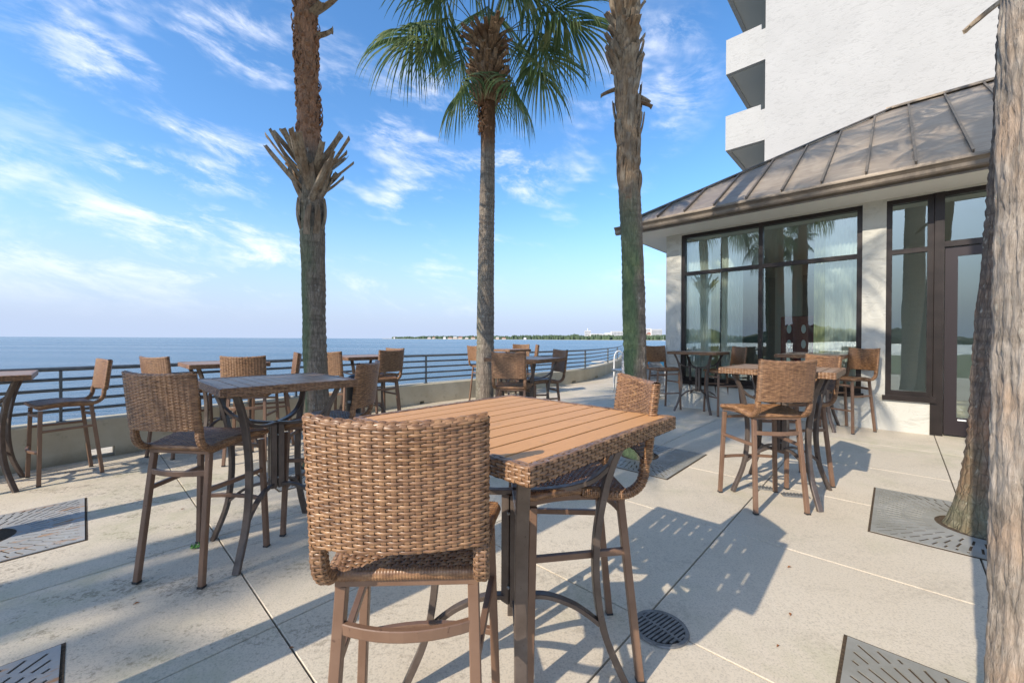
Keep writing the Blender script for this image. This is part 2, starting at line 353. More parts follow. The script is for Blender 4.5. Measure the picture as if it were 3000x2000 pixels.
# ------------------------------------------------------------------ the bar stool
def panel_surface():
    W=.212; T=.036; Ls=2*W-T; per=2*Ls+PI*T
    def S(u,v):
        s_=(u%1.)*per
        if s_<Ls: x=-Ls/2+s_; y=-T/2; nx,ny=0,-1
        elif s_<Ls+PI*T/2: a=(s_-Ls)/(T/2)-PI/2; x=Ls/2+math.cos(a)*T/2; y=math.sin(a)*T/2; nx,ny=math.cos(a),math.sin(a)
        elif s_<2*Ls+PI*T/2: x=Ls/2-(s_-Ls-PI*T/2); y=T/2; nx,ny=0,1
        else: a=(s_-2*Ls-PI*T/2)/(T/2)+PI/2; x=-Ls/2+math.cos(a)*T/2; y=math.sin(a)*T/2; nx,ny=math.cos(a),math.sin(a)
        q=1-(x/W)**2; z=.855+.308*v
        y+=-.232-.115*(z-.82)-.042*q
        z-=.014*q*v
        if v>.97: pass
        n=Vector((nx-(-.042*-2*x/W/W)*ny*-1*0,ny,0)); n=Vector((nx+ny*(-.042*2*x/W/W)*1.0,ny,-.0)); n.normalize()
        return Vector((x,y,z)),n
    return S,W,T
def make_stool(name):
    root=empty(name,(0,0,0))
    # seat
    wk=MB(); co=MB()
    def zt(v): return .748+.020*math.sin(PI*min(1,v*1.05))*.9+.012*v
    def Sseat(u,v):
        y=-.155+.385*v; hw=.178+.062*v
        return Vector(((2*u-1)*hw,y,zt(v)-.006*(1-(2*u-1)**2))),Vector((0,0,1))
    weave(wk,Sseat,18,36,A=.0028,t=.0028,core=co)
    per=[(-.178,-.158,zt(0)-.014),(.178,-.158,zt(0)-.014)]+[(.178+.062*v,-.155+.385*v,zt(v)-.014) for v in (.25,.5,.75,.93)]+[(.225,.236,zt(1)-.016),(-.225,.236,zt(1)-.016)]+[(-(.178+.062*v),-.155+.385*v,zt(v)-.014) for v in (.93,.75,.5,.25)]
    coil(wk,per,.034,.026,closed=True)
    seat=wk.build('seat',M['wicker'],root)
    co.box(-.17,.17,-.15,.0,.722,.736); co.box(-.2,.2,.0,.225,.722,.742)
    co.build('seat_core',M['core'],seat)
    # backrest
    wk=MB(); co=MB(); S,W,T=panel_surface()
    weave(wk,S,34,38,A=.0025,t=.0018,closed=True,core=co)
    # top edge: two braided strands over the rim
    def Stop(u,v):
        x=(2*u-1)*(W-.004); q=1-(x/W)**2; z=1.163-.014*q
        y=-.232-.115*.343-.042*q
        a=PI*v; return Vector((x,y-math.cos(a)*T*.48,z+math.sin(a)*.010-.001)),Vector((0,-math.cos(a)*.8,.3+math.sin(a))).normalized()
    weave(wk,Stop,17,5,A=.0026,t=.0026,core=co,wu=.3)
    def Sbot(u,v):
        x=(2*u-1)*(W-.006); q=1-(x/W)**2
        return Vector((x,-.232-.042*q-T*.5+T*v,.854)),Vector((0,0,-1))
    weave(wk,Sbot,17,3,A=.002,core=co)
    back=wk.build('backrest',M['wicker'],root); co.build('backrest_core',M['core'],back)
    for sx in (-1,1):
        wk=MB(); co=MB()
        path=cat([(-.0,.02,.752),(0,-.06,.741),(0,-.13,.733),(0,-.18,.742),(0,-.216,.772),(0,-.231,.812),(0,-.233,.84),(0,-.2365,.872)],8)
        path=[Vector((sx*(.193+.018*max(0,min(1,(p.y+.06)/.1))),p.y,p.z)) for p in path]
        L=[0]
        for a,b in zip(path,path[1:]): L.append(L[-1]+(b-a).length)
        def Sarm(u,v):
            s_=max(0,min(L[-1],v*L[-1])); j=0
            while j<len(L)-2 and L[j+1]<s_: j+=1
            p=path[j].lerp(path[j+1],(s_-L[j])/(L[j+1]-L[j])); tg=(path[min(j+2,len(path)-1)]-path[max(j-1,0)]).normalized()
            side=Vector((1,0,0)); b=tg.cross(side).normalized(); a=2*PI*u
            ca,sa=math.cos(a),math.sin(a); pw=lambda x: math.copysign(abs(x)**.7,x)
            return p+side*(pw(ca)*.019)+b*(pw(sa)*.017),(side*ca+b*sa)
        weave(wk,Sarm,8,int(L[-1]/.0085),A=.0022,t=.0022,sub=3,closed=True,core=co)
        arm=wk.build('arm',M['wicker'],root); co.build('arm_core',M['core'],arm)
    # frame
    ft={}
    for sx in (-1,1):
        for nm,(fx,fy,tx,ty) in (('r',(.195,-.22,.170,-.145)),('f',(.238,.22,.212,.205))):
            a=Vector((sx*fx,fy,.006)); b=Vector((sx*tx,ty,.70)); ft[(sx,nm)]=(a,b)
            m=MB(); m.sweep([a,b],.029,.029,side=(1,0,0)); leg=m.build('leg',M['frame'],root)
            f=MB(); f.box(fx*sx-.0155,fx*sx+.0155,fy-.0155,fy+.0155,0,.012); f.build('foot_cap',M['black'],leg)
    def at(sx,nm,z): a,b=ft[(sx,nm)]; return a.lerp(b,(z-.006)/.694)
    m=MB(); zt_=.712
    m.sweep([Vector((-.185,ft[(1,'r')][1].y,zt_)),Vector((.185,ft[(1,'r')][1].y,zt_))],.022,.026,side=(0,0,1))
    m.sweep([Vector((-.225,.205,zt_+.008)),Vector((.225,.205,zt_+.008))],.022,.026,side=(0,0,1))
    for sx in (-1,1): m.sweep(cat([(sx*.17,-.16,.712),(sx*.185,-.03,.728),(sx*.20,.1,.732),(sx*.212,.219,.720)],4),.024,.026,side=(1,0,0))
    m.build('seat_frame',M['frame'],root)
    def bow(nm,z,b,w=.030,h=.016):
        p,q=at(-1,nm,z),at(1,nm,z); pts=[p.lerp(q,i/10)+Vector((0,b*(1-(2*i/10-1)**2),0)) for i in range(11)]
        m=MB(); m.sweep(pts,w,h,side=(0,0,1)); return m
    bow('r',.60,-.040).build('back_rail',M['frame'],root)
    bow('f',.31,.040,.022,.022).build('footrest',M['frame'],root)
    bow('f',.655,.035,.022,.012).build('front_rail',M['frame'],root)
    for sx in (-1,1):
        m=MB(); m.sweep([at(sx,'r',.505),at(sx,'f',.505)],.024,.020,side=(0,0,1)); m.build('side_rail',M['frame'],root)
    return root

# ------------------------------------------------------------------ the bar table
def make_table(name,s,slat,ns=10):
    root=empty(name,(0,0,0)); h=s/2
    m=MB(); bw=.026; inner=h-bw; w=2*inner/ns
    for i in range(ns):
        y0=-inner+i*w; m.box(-inner,inner,y0+.0040,y0+w-.0040,1.043,1.058,bev=.0015)
    top=m.build('tabletop',slat,root)
    m=MB()
    for xb,wb in ((-inner*.62,.016),(0,.055),(inner*.62,.016)): m.box(xb-wb,xb+wb,-inner,inner,1.020,1.0425)
    m.build('batten',M['tmetal'],top)
    wk=MB(); co=MB(); nu=int(s/.0215)//2*2
    for k in range(4):
        Rm=Matrix.Rotation(k*PI/2,3,'Z')
        def So(u,v): return Rm@Vector(((2*u-1)*h,-h,1.012+.046*v)),Rm@Vector((0,-1,0))
        weave(wk,So,nu,5,A=.0028,t=.0028,core=co,wu=.26)
        def St(u,v): x=(2*u-1)*(h-bw*v); return Rm@Vector((x,-h+bw*v,1.0605-.001*abs(2*v-1))),Rm@Vector((0,0,1))
        weave(wk,St,nu//2,2,A=.0012,t=.002,core=co,wu=.2)
        def Sb(u,v): x=(2*u-1)*(h-.05*v); return Rm@Vector((x,-h+.05*v,1.011)),Rm@Vector((0,0,-1))
        weave(wk,Sb,nu//2,2,A=.001,t=.001,core=co)
    rim=wk.build('woven_rim',M['wicker'],root); co.build('rim_core',M['core'],rim)
    prof=cat([(.43,.0),(.395,.06),(.345,.20),(.312,.36),(.302,.52),(.318,.68),(.36,.86),(.40,.955),(.425,1.014)][:0] or [(.43,0,.0),(.345,0,.20),(.312,0,.36),(.303,0,.52),(.318,0,.68),(.36,0,.86),(.43,0,1.012)],6)
    for k in range(4):
        a=PI/4+k*PI/2; d=Vector((math.cos(a),math.sin(a),0)); sd=Vector((-math.sin(a),math.cos(a),0))
        m=MB(); m.sweep([d*p.x+Vector((0,0,p.z)) for p in prof],.040,.026,side=sd); m.build('leg',M['tmetal'],root)
        m=MB(); pts=cat([(.365,.86),(.30,.812),(.20,.784),(.10,.775),(.02,.776)][:0] or [(.352,0,.865),(.29,0,.815),(.20,0,.787),(.10,0,.775),(.015,0,.774)],5)
        m.sweep([d*p.x+Vector((0,0,p.z)) for p in pts],.034,.018,side=sd); m.build('upper_arc',M['tmetal'],root)
        m=MB(); pts=cat([(.035,0,.372),(.12,0,.368),(.21,0,.335),(.27,0,.297),(.318,0,.258)],5)
        m.sweep([d*p.x+Vector((0,0,p.z)) for p in pts],.032,.018,side=sd); m.build('lower_arc',M['tmetal'],root)
    m=MB()
    for sx,sy in ((-1,-1),(1,-1),(1,1),(-1,1)): m.box(sx*.0225-.019,sx*.0225+.019,sy*.0225-.019,sy*.0225+.019,.35,.768,bev=.003)
    p=m.build('post',M['tmetal'],root)
    b=MB()
    for z in (.42,.70):
        for a in (0,PI/2,PI,3*PI/2): b.tube([(math.cos(a)*.040,math.sin(a)*.040,z),(math.cos(a)*.046,math.sin(a)*.046,z)],.006,8)
    b.build('bolt',M['galv'],p)
    return root

stool0=make_stool('bar_stool')
GS='wicker bar stools around the high tables'
stools=[ # x,y,facing deg,label
(-.275,1.204,92.6,'bar stool nearest the camera, its whole woven back filling the bottom centre'),
(-1.84,2.42,84,'left foreground bar stool seen from behind at the dark-topped table'),
(-1.335,2.99,181,'bar stool at right of the dark-topped table, facing left before the black bin'),
(.273,1.755,184,'bar stool at right of the big orange-topped table, seat under its corner'),
(-4.50,4.09,238,'bar stool standing alone in side view against the railing beside the cut-off table'),
(-3.97,4.84,76,'bar stool with golden lit back just behind the left foreground stool'),
(-2.93,4.55,108,'dark backed bar stool behind the dark-topped table, left of the mossy palm'),
(-3.05,5.16,214,'pink lit bar stool half hidden by the left edge of the mossy palm'),
(-2.36,5.57,78,'golden lit bar stool just right of the mossy palm trunk'),
(-1.95,6.00,143,'bar stool seen from behind between the black bin and the open railing'),
(-2.14,6.71,240,'farther of two overlapping bar stools right of the black bin'),
(.02,5.02,77,'dark bar stool seen from behind directly right of the middle palm trunk'),
(.43,5.66,200,'dark bar stool in side view right of the table by the middle palm'),
(.19,9.83,262,'far bar stool whose top peeps over the dark stool by the middle palm'),
(.31,9.44,182,'far narrow bar stool seen edge on with a sunlit back near the middle palm table'),
(-.60,8.60,45,'bar stool left of the middle palm trunk, partly hidden by it, against the sea wall'),
(2.825,7.60,280,'dark bar stool left of the wall table beside the grey patterned box'),
(3.66,7.00,181,'dark bar stool tucked in at right of the wall table before the glass'),
(2.04,3.27,90,'sunlit bar stool seen squarely from behind in front of the right hand table'),
(2.637,3.79,180,'bar stool behind the right hand table, its arm curving under the tabletop corner'),
(4.82,5.80,192,'bar stool against the white pillar casting its shadow on the wall'),
]
for i,(x,y,a,lab) in enumerate(stools):
    o=stool0 if i==0 else copy_tree(stool0)
    o.location=(x,y,fz(x,y)); o.rotation_euler=(0,0,R(a-90)); tag(o,lab,'bar stool',GS)

GT='high square patio tables'
t1=make_table('bar_table',.865,M['slat']); t1.location=(.02,1.534,fz(.02,1.53)); t1.rotation_euler=(0,0,R(47.1)); t1.scale=(1,1,.985)
tag(t1,'large orange slatted table in front with the thick woven edge','bar table',GT)
t2=make_table('bar_table',.80,M['slat2'])
tabs=[(-1.575,2.707,136.7,.955,'dark brown slatted table behind the left foreground stool'),
(-4.90,3.64,46.6,1,'table cut off by the left edge of the picture'),
(-3.57,5.03,46.6,1,'small table by the railing just left of the dark backed stool'),
(-2.29,6.20,46.6,1,'table by the railing right of the mossy palm, behind the black bin'),
(.186,5.40,57,1,'table standing right of the middle palm with a stool on either side'),
(-.10,9.25,50,.96,'far table hidden behind the dark stool by the middle palm'),
(2.35,3.52,46.6,1,'sunlit table on the right with two stools pulled up'),
(3.37,7.32,46.6,1.02,'slender dark table standing before the left end of the big window'),
(4.47,6.05,46.6,1,'table against the big window behind the right hand table')]
for i,(x,y,a,s,lab) in enumerate(tabs):
    o=t2 if i==0 else copy_tree(t2)
    o.location=(x,y,fz(x,y)); o.rotation_euler=(0,0,R(a)); o.scale=(s,s,1.01); tag(o,lab,'bar table',GT)

# ------------------------------------------------------------------ deck of slabs
U=Vector((.688,.7256)); V=Vector((-.7256,.688))
U=U.normalized(); V=Vector((-U.y,U.x))
wallpts=[(-9.5,-3.2),(-8.4,-.9),(-7.3,.9),(-6.4,2.3),(-5.55,3.62),(-4.92,4.52),(-3.6,6.12),(-2.15,7.85),(-.72,9.15),(.72,10.62),(2.3,12.35),(3.6,14.9),(4.9,18.2),(6.4,23)]
WP=cat([(x,y,0) for x,y in wallpts],12)
def seaside(x,y):      # signed: >0 beyond the inner wall face
    best=1e9; sg=0
    for a,b in zip(WP[::3],WP[3::3]):
        d=b-a; l=d.length; t=((x-a.x)*d.x+(y-a.y)*d.y)/l/l; t=max(0,min(1,t)); qx=a.x+d.x*t; qy=a.y+d.y*t
        ds=math.hypot(x-qx,y-qy)
        if ds<best: best=ds; sg=(d.x*(y-a.y)-d.y*(x-a.x))/l
    return sg
def build_patio():
    m=MB(); us=[.617+1.222*k for k in range(-9,17)]; qs=[.862+1.239*k for k in range(-13,12)]
    rnd=random.Random(3)
    for i in range(len(us)-1):
        for j in range(len(qs)-1):
            ga=.0045 if (i%2) else .003; gb=.0055 if (j%2==1) else .0028
            p0,p1,q0,q1=us[i]+ga,us[i+1]-ga,qs[j]+gb,qs[j+1]-gb
            c=U*((p0+p1)/2)+V*((q0+q1)/2)
            if seaside(c.x,c.y)>1.3 or c.y<-7: continue
            N=4; dz=rnd.uniform(-.0004,.0004); b=.0025; vs=[]; fs=[]
            def P(p,q,dzz=0.): 
                w=U*p+V*q; return (w.x,w.y,fz(w.x,w.y)+dz+dzz)
            for a in range(N+1):
                for c2 in range(N+1): vs.append(P(p0+b+(p1-p0-2*b)*a/N,q0+b+(q1-q0-2*b)*c2/N))
            for a in range(N):
                for c2 in range(N): fs.append((a*(N+1)+c2,(a+1)*(N+1)+c2,(a+1)*(N+1)+c2+1,a*(N+1)+c2+1))
            o=len(vs); edge=[a*(N+1) for a in range(N+1)]+[N*(N+1)+c2 for c2 in range(1,N+1)]+[a*(N+1)+N for a in range(N-1,-1,-1)]+[c2 for c2 in range(N-1,0,-1)]
            E=len(edge)
            for lev,(ins,dd) in enumerate(((0,-.003),(0,-.03))):
                for e in edge:
                    a,c2=divmod(e,N+1); vs.append(P(p0+(p1-p0)*a/N if a in(0,N) else p0+b+(p1-p0-2*b)*a/N, q0+(q1-q0)*c2/N if c2 in (0,N) else q0+b+(q1-q0-2*b)*c2/N,dd))
            for e in range(E):
                e2=(e+1)%E; fs.append((edge[e],o+e,o+e2,edge[e2])); fs.append((o+e,o+E+e,o+E+e2,o+e2))
            m.add(vs,fs)
    tag(m.build('patio',M['patio']),kind='structure')
    m=MB(); vs=[]; fs=[]; X=[-12+i*1.0 for i in range(29)]; Y=[-8+i*1. for i in range(34)]
    for x in X:
        for y in Y: vs.append((x,y,fz(x,y)-.016))
    for i in range(28):
        for j in range(33):
            if seaside(X[i]+.5,Y[j]+.5)>.4: continue
            a=i*34+j; fs.append((a,a+34,a+35,a+1))
    m.add(vs,fs); tag(m.build('patio_bed',M['joint']),kind='structure')
build_patio()

# ------------------------------------------------------------------ sea wall and railing
def build_seawall():
    L=[0]
    for a,b in zip(WP,WP[1:]): L.append(L[-1]+(b-a).length)
    def at(s_):
        s_=max(0,min(L[-1]-1e-4,s_)); j=0
        while L[j+1]<s_: j+=1
        q=(s_-L[j])/(L[j+1]-L[j]); p=WP[j].lerp(WP[j+1],q)
        t0=(WP[min(j+2,len(WP)-1)]-WP[max(j-1,0)]).normalized(); return p,Vector((-t0.y,t0.x,0))
    def s_of(x,y): 
        return min(range(int(L[-1]*20)),key=lambda i:(at(i/20)[0]-Vector((x,y,0))).length)/20
    def s_ratio(r): return min(range(int(L[-1]*40)),key=lambda i:abs(at(i/40)[0].x-r*at(i/40)[0].y) if at(i/40)[0].y>.5 else 99)/40
    def ztop(s_): p,_=at(s_); return .40+.009*(p.x+4.9)
    holes=[]
    for x0,x1,h in ((268,340,.115),(1231,1245,.06),(1677,1687,.075),(1744,1752,.085),(640,652,.06)):
        holes.append((s_ratio((x0-1500)/1187.5),s_ratio((x1-1500)/1187.5),h))
    cuts=sorted(set([i*.35 for i in range(int(L[-1]/.35)+1)]+[h[0] for h in holes]+[h[1] for h in holes]))
    m=MB(); T=.24
    for a,b in zip(cuts,cuts[1:]):
        if b-a<1e-4: continue
        mid=(a+b)/2; hh=0
        for h0,h1,h in holes:
            if h0<=mid<=h1: hh=h
        (pa,na),(pb,nb)=at(a),at(b); 
        za,zb=fz(pa.x,pa.y),fz(pb.x,pb.y); ta,tb=ztop(a),ztop(b)
        lo=(-2.6,-2.6); r=.02
        def sec(p,n,zb_,zt_):
            return [p+Vector((0,0,zb_)),p+n*0+Vector((0,0,zt_-r)),p+n*r+Vector((0,0,zt_)),p+n*(T-r)+Vector((0,0,zt_)),p+n*T+Vector((0,0,zt_-r)),p+n*T+Vector((0,0,zb_))]
        if hh:
            m.add(sec(pa,na,za+hh,ta)+sec(pb,nb,zb+hh,tb),[(i,(i+1)%6,6+(i+1)%6,6+i) for i in range(6)])
            m.add(sec(pa,na,-2.6,za+.004)+sec(pb,nb,-2.6,zb+.004),[(i,(i+1)%6,6+(i+1)%6,6+i) for i in range(6)])
        else:
            m.add(sec(pa,na,-2.6,ta)+sec(pb,nb,-2.6,tb),[(i,(i+1)%6,6+(i+1)%6,6+i) for i in range(6)])
    for h0,h1,h in holes:
        for s_ in (h0,h1):
            p,n=at(s_); z=fz(p.x,p.y); m.add([p+Vector((0,0,z)),p+n*T+Vector((0,0,z)),p+n*T+Vector((0,0,z+h)),p+Vector((0,0,z+h))],[(0,1,2,3)])
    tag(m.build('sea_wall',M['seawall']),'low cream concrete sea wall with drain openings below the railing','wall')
    root=empty('railing',(WP[60].x,WP[60].y,.4),0,'grey metal railing with five horizontal rails along the sea wall','railing')
    inv=Matrix.Translation(-root.location)
    def pt(s_,z): p,n=at(s_); return inv@(p+n*.11+Vector((0,0,z)))
    n=int(L[-1]/.3)
    for k in range(5):
        m=MB(); m.tube([pt(L[-1]*i/n,.985+.0035*(at(L[-1]*i/n)[0].x+4.9)-.1165*k) for i in range(n+1)],.024 if k==0 else .0185,10); m.build('rail',M['rail'],root)
    ps=[s_ratio(r) for r in (-1.1116,-.206,.0387,.189,.244)]
    sp=2.55; ss=[ps[0]+(ps[1]-ps[0])*.5]+ps+[ps[0]-sp*k for k in range(1,4)]+[ps[-1]+2.7]
    for s_ in ss:
        if s_<0 or s_>L[-1]: continue
        p,n_=at(s_); z0=ztop(s_); z1=.985+.0035*(p.x+4.9)-.02
        m=MB(); m.sweep([pt(s_,z0+.0),pt(s_,z1)],.05,.026,side=(n_.y,-n_.x,0) if False else n_); post=m.build('post',M['rail'],root)
        b=MB(); b.sweep([pt(s_,z0),pt(s_,z0+.008)],.09,.07,side=n_); b.build('base_plate',M['rail'],post)
build_seawall()

# ------------------------------------------------------------------ grates
def make_grate(mat,name='tree_grate'):
    H=.545; m=MB(); m.box(-H,H,-H,H,.0028,.0072); o=m.build(name,mat)
    c=MB(); c.tube([(0,0,-.1),(0,0,.1)],.215,48); 
    def rows(r0,r1,n,ph):
        for i in range(n):
            a=2*PI*(i+ph)/n; d=Vector((math.cos(a),math.sin(a),0)); e=Vector((-d.y,d.x,0))
            lim=H-.025; k=min(lim/abs(d.x) if abs(d.x)>1e-6 else 99,lim/abs(d.y) if abs(d.y)>1e-6 else 99)
            q=min(r1,k)
            if q-r0<.02: continue
            w=.0062; p=[d*r0-e*w,d*q-e*w,d*q+e*w,d*r0+e*w]
            c.add([x+Vector((0,0,-.05)) for x in p]+[x+Vector((0,0,.05)) for x in p],[(3,2,1,0),(4,5,6,7),(0,1,5,4),(1,2,6,5),(2,3,7,6),(3,0,4,7)])
    rows(.28,.37,38,0); rows(.388,.485,54,.5); rows(.503,.60,70,0); rows(.618,.72,84,.5)
    for y0,y1 in ((-H-.01,-.2),(.2,H+.01)):
        c.box(-.002,.002,y0,y1,-.05,.05)
    co=c.build('cutter',mat); md=o.modifiers.new('b','BOOLEAN'); md.object=co; md.operation='DIFFERENCE'; md.solver='EXACT'; md.use_self=True
    dg=bpy.context.evaluated_depsgraph_get(); me=bpy.data.meshes.new_from_object(o.evaluated_get(dg)); o.modifiers.clear(); o.data=me
    bpy.data.objects.remove(co); 
    root=empty(name,(0,0,0)); o.name='plate'; o.parent=root
    s=MB(); s.box(-H-.014,H+.014,-H-.014,H+.014,.0,.0016); s.build('soil_bed',M['soil'],root)
    return root
palmspots={'a':(-2.05,4.32),'b':(-.42,6.25),'c':(1.44,4.58),'d':(3.24,2.80),'e':(1.525,1.03),'f':(-3.64,2.70),'g':(-1.95,1.0)}
gl={'a':'tree grate round the mossy palm left of centre','b':'tree grate round the middle palm','c':'tree grate round the greenish palm right of the front table',
'd':'stained grey tree grate round the leaning palm at right','e':'tree grate cut off by the bottom edge at the right','f':'pale rust stained tree grate at the left edge by the railing','g':'pale tree grate cut off by the bottom left corner'}
g0=make_grate(M['grate']); first=True
for k,(x,y) in palmspots.items():
    o=g0 if first else copy_tree(g0); first=False
    o.location=(x,y,fz(x,y)); o.rotation_euler=(math.atan(.005),-math.atan(.009+(-.016 if x<-2.2 else 0)),0); 
    o.rotation_euler=Euler((math.atan(.005),-math.atan(.009 if x>-2.2 else .025),0)).to_matrix().to_4x4().to_euler() if False else (math.atan(.005),-math.atan(.009 if x>-2.2 else .025),R(46.6))
    # keep the yaw first, then the small tilt of the deck
    o.rotation_euler=(Matrix.Rotation(math.atan(.005),3,'X')@Matrix.Rotation(-math.atan(.009 if x>-2.2 else .025),3,'Y')@Matrix.Rotation(R(46.6),3,'Z')).to_euler()
    tag(o,gl[k],'tree grate','square tree grates round the palms')
    if k in 'fg':
        for c in children(o):
            if c.name.startswith('plate'): c.data=c.data.copy(); c.data.materials[0]=M['grate_rust']

# ------------------------------------------------------------------ palms
def trunk(mb,H,r0,r1,lean=(0,0),flare=.1,seed=0,rough=.012,nr=56,nz=None,bend=None,rings=1.):
    nz=nz or int(H/.03); vs=[]; fs=[]
    for k in range(nz+1):
        z=H*k/nz; q=z/H; r=r0+(r1-r0)*min(1,q*1.3)+flare*math.exp(-z/.16)
        cx,cy=lean[0]*q,lean[1]*q
        if bend: bx,by=bend(z); cx+=bx; cy+=by
        rg=.006*math.sin(z*2*PI/.075+noise.noise(Vector((0,0,z*3+seed)))*4)
        for j in range(nr):
            a=2*PI*j/nr; d=Vector((math.cos(a),math.sin(a),0))
            n=noise.fractal(Vector((d.x*1.6+seed,d.y*1.6,z*.9)),.8,2.1,5)*rough*1.6
            n+=abs(noise.noise(Vector((d.x*5,d.y*5+seed,z*1.1))))*-rough*1.4+noise.noise(Vector((d.x*14,d.y*14,z*5)))*rough*.5
            if not rings: n=noise.noise(Vector((d.x*1.2+seed,d.y*1.2,z*.6)))*.010-abs(noise.noise(Vector((d.x*9+seed,d.y*9,z*3.2))))*.016-abs(noise.noise(Vector((d.x*22+seed,d.y*22,z*9.))))*.011+noise.noise(Vector((d.x*50,d.y*50,z*34)))*.004+noise.noise(Vector((seed,d.x*3,z*9)))*.004
            rr=r+n+rings*rg*(.5+noise.noise(Vector((d.x*2,d.y*2,z*2))))
            vs.append((cx+d.x*rr,cy+d.y*rr,z-.03))
    for k in range(nz):
        for j in range(nr): fs.append((k*nr+j,k*nr+(j+1)%nr,(k+1)*nr+(j+1)%nr,(k+1)*nr+j))
    mb.add(vs,fs,True)
def boot(mb,base,az,up,L,w,th=.012,curl=.0,split=False,rnd=random,sk=.35):
    """a cut leaf base: broad gutter-shaped strap rising outward from the trunk"""
    d=Vector((math.cos(az),math.sin(az),0)); sd=Vector((-d.y,d.x,0)); n=7; base=Vector(base)
    skew=rnd.uniform(-sk,sk); vs=[]; 
    cut=rnd.uniform(-.03,.03)
    for i in range(n):
        t=i/(n-1); el=up*(1-curl*t); 
        p=base+ (d*math.cos(el)+Vector((0,0,1))*math.sin(el)+sd*skew*.5)*(L*t) + d*(.02*math.sin(PI*t))
        ww=w*(1.-.38*t)+.004; nrm=(d*math.sin(el)-Vector((0,0,1))*math.cos(el))
        for q in (-1,-.45,.45,1):
            vs.append(p+sd*(q*ww/2)+nrm*(-.35*ww*(q*q)*.6)+ (Vector((0,0,cut*q)) if i==n-1 else Vector()))
        for q in (1,.45,-.45,-1):
            vs.append(p+sd*(q*ww/2*.93)+nrm*(-.35*ww*(q*q)*.6-th))
    fs=[]
    for i in range(n-1):
        for j in range(8): fs.append((i*8+j,i*8+(j+1)%8,(i+1)*8+(j+1)%8,(i+1)*8+j))
    fs.append(tuple(range(7,-1,-1))); fs.append(tuple((n-1)*8+j for j in range(8)))
    mb.add(vs,fs,False)
def frond(lf,st,base,az,el,plen,R_,droop=.5,nseg=54,twist=0.,rnd=random,face=None):
    """costapalmate fan: curved stalk then drooping narrow segments"""
    d=Vector((math.cos(az),math.sin(az),0)); up=Vector((0,0,1)); sd=Vector((-d.y,d.x,0)); base=Vector(base)
    pts=[]; p=base.copy(); e=el; n=8
    for i in range(n+1):
        pts.append(p.copy()); p=p+(d*math.cos(e)+up*math.sin(e))*(plen/n); e-=droop*.55/n*(.5+i/n)
    st.sweep(pts,.024,.012,side=sd,smooth=True,n=6,rfun=lambda x:1.3-.8*x)
    e-=.1; ax=(d*math.cos(e)+up*math.sin(e)).normalized(); nm=(up*math.cos(e)-d*math.sin(e)).normalized()
    hub=pts[-1]; cost=[]; q=hub.copy(); ee=e
    for i in range(7): cost.append(q.copy()); ee-=.16; q=q+(d*math.cos(ee)+up*math.sin(ee))*(R_*.05)
    for k in range(nseg):
        f=(k/(nseg-1))*2-1; a=f*R(128); 
        c=cost[int((1-abs(f))*6)]
        sdir=(ax*math.cos(a)+sd*math.sin(a)); sdir=(sdir+nm*(.22*(1-abs(f))*(1 if k%2 else .4))*.6-nm*(.62*abs(math.sin(a/1.3))**1.3)).normalized()
        L=R_*(.80+.20*math.cos(a*.6))*rnd.uniform(.88,1.08); w=.034*R_/.9; m=7; pp=c.copy(); v=sdir.copy(); vs=[]; 
        wd=(nm.cross(sdir)).normalized(); tw=rnd.uniform(-.5,.5)+(.9 if k%2 else -.9)*.6
        wd=(wd*math.cos(tw)+nm*math.sin(tw)).normalized()
        dr=droop*rnd.uniform(.7,1.35)
        for i in range(m+1):
            t=i/m; ww=w*(.35+1.5*t if t<.35 else .88*(1-(t-.35)/.65)**.75)+.0012
            vs.append(pp-wd*ww/2); vs.append(pp+wd*ww/2)
            v=(v+Vector((0,0,-1))*(dr*.62*(t**1.3)+.03*dr)).normalized(); pp=pp+v*(L/m)
        lf.add(vs,[(2*i,2*i+1,2*i+3,2*i+2) for i in range(m)],True)
def crown(root,top,rnd,nf=26,R_=.95,plen=1.15,extra=(),bmat='boot2',boots=True,droop=1.,clear=False):
    lf=MB(); st=MB()
    for i in range(nf):
        q=i/nf; az=i*2.39996+rnd.uniform(-.2,.2); el=(R(84)-R(62)*q) if clear else R(78)-R(118)*q**1.05
        if clear and math.sin(az)<-.25 and el<R(38): continue
        frond(lf,st,Vector(top)+Vector((0,0,.15-.45*q)),az,el,plen*rnd.uniform(.8,1.08),R_*rnd.uniform(.85,1.1),droop=(.55+.5*q)*droop,rnd=rnd)
    for (az,el,pl,rr,dr,dz) in extra: frond(lf,st,Vector(top)+Vector((0,0,dz)),az,el,pl,rr,droop=dr,rnd=rnd,nseg=62)
    cr=lf.build('crown',M['leaf'],root); st.build('frond_stalk',M['stalk'],cr)
def flakes(mb,r,z0,z1,n,rnd,L=.07,cx=lambda z:(0,0)):
    for i in range(n):
        z=rnd.uniform(z0,z1); a=rnd.uniform(0,2*PI); x,y=cx(z); b=(x+math.cos(a)*(r-.008),y+math.sin(a)*(r-.008),z)
        boot(mb,b,a,R(rnd.uniform(72,92)),rnd.uniform(.5,1.4)*L,rnd.uniform(.02,.05),th=.003,curl=rnd.uniform(-.2,.1),rnd=rnd)

rp=random.Random(11)
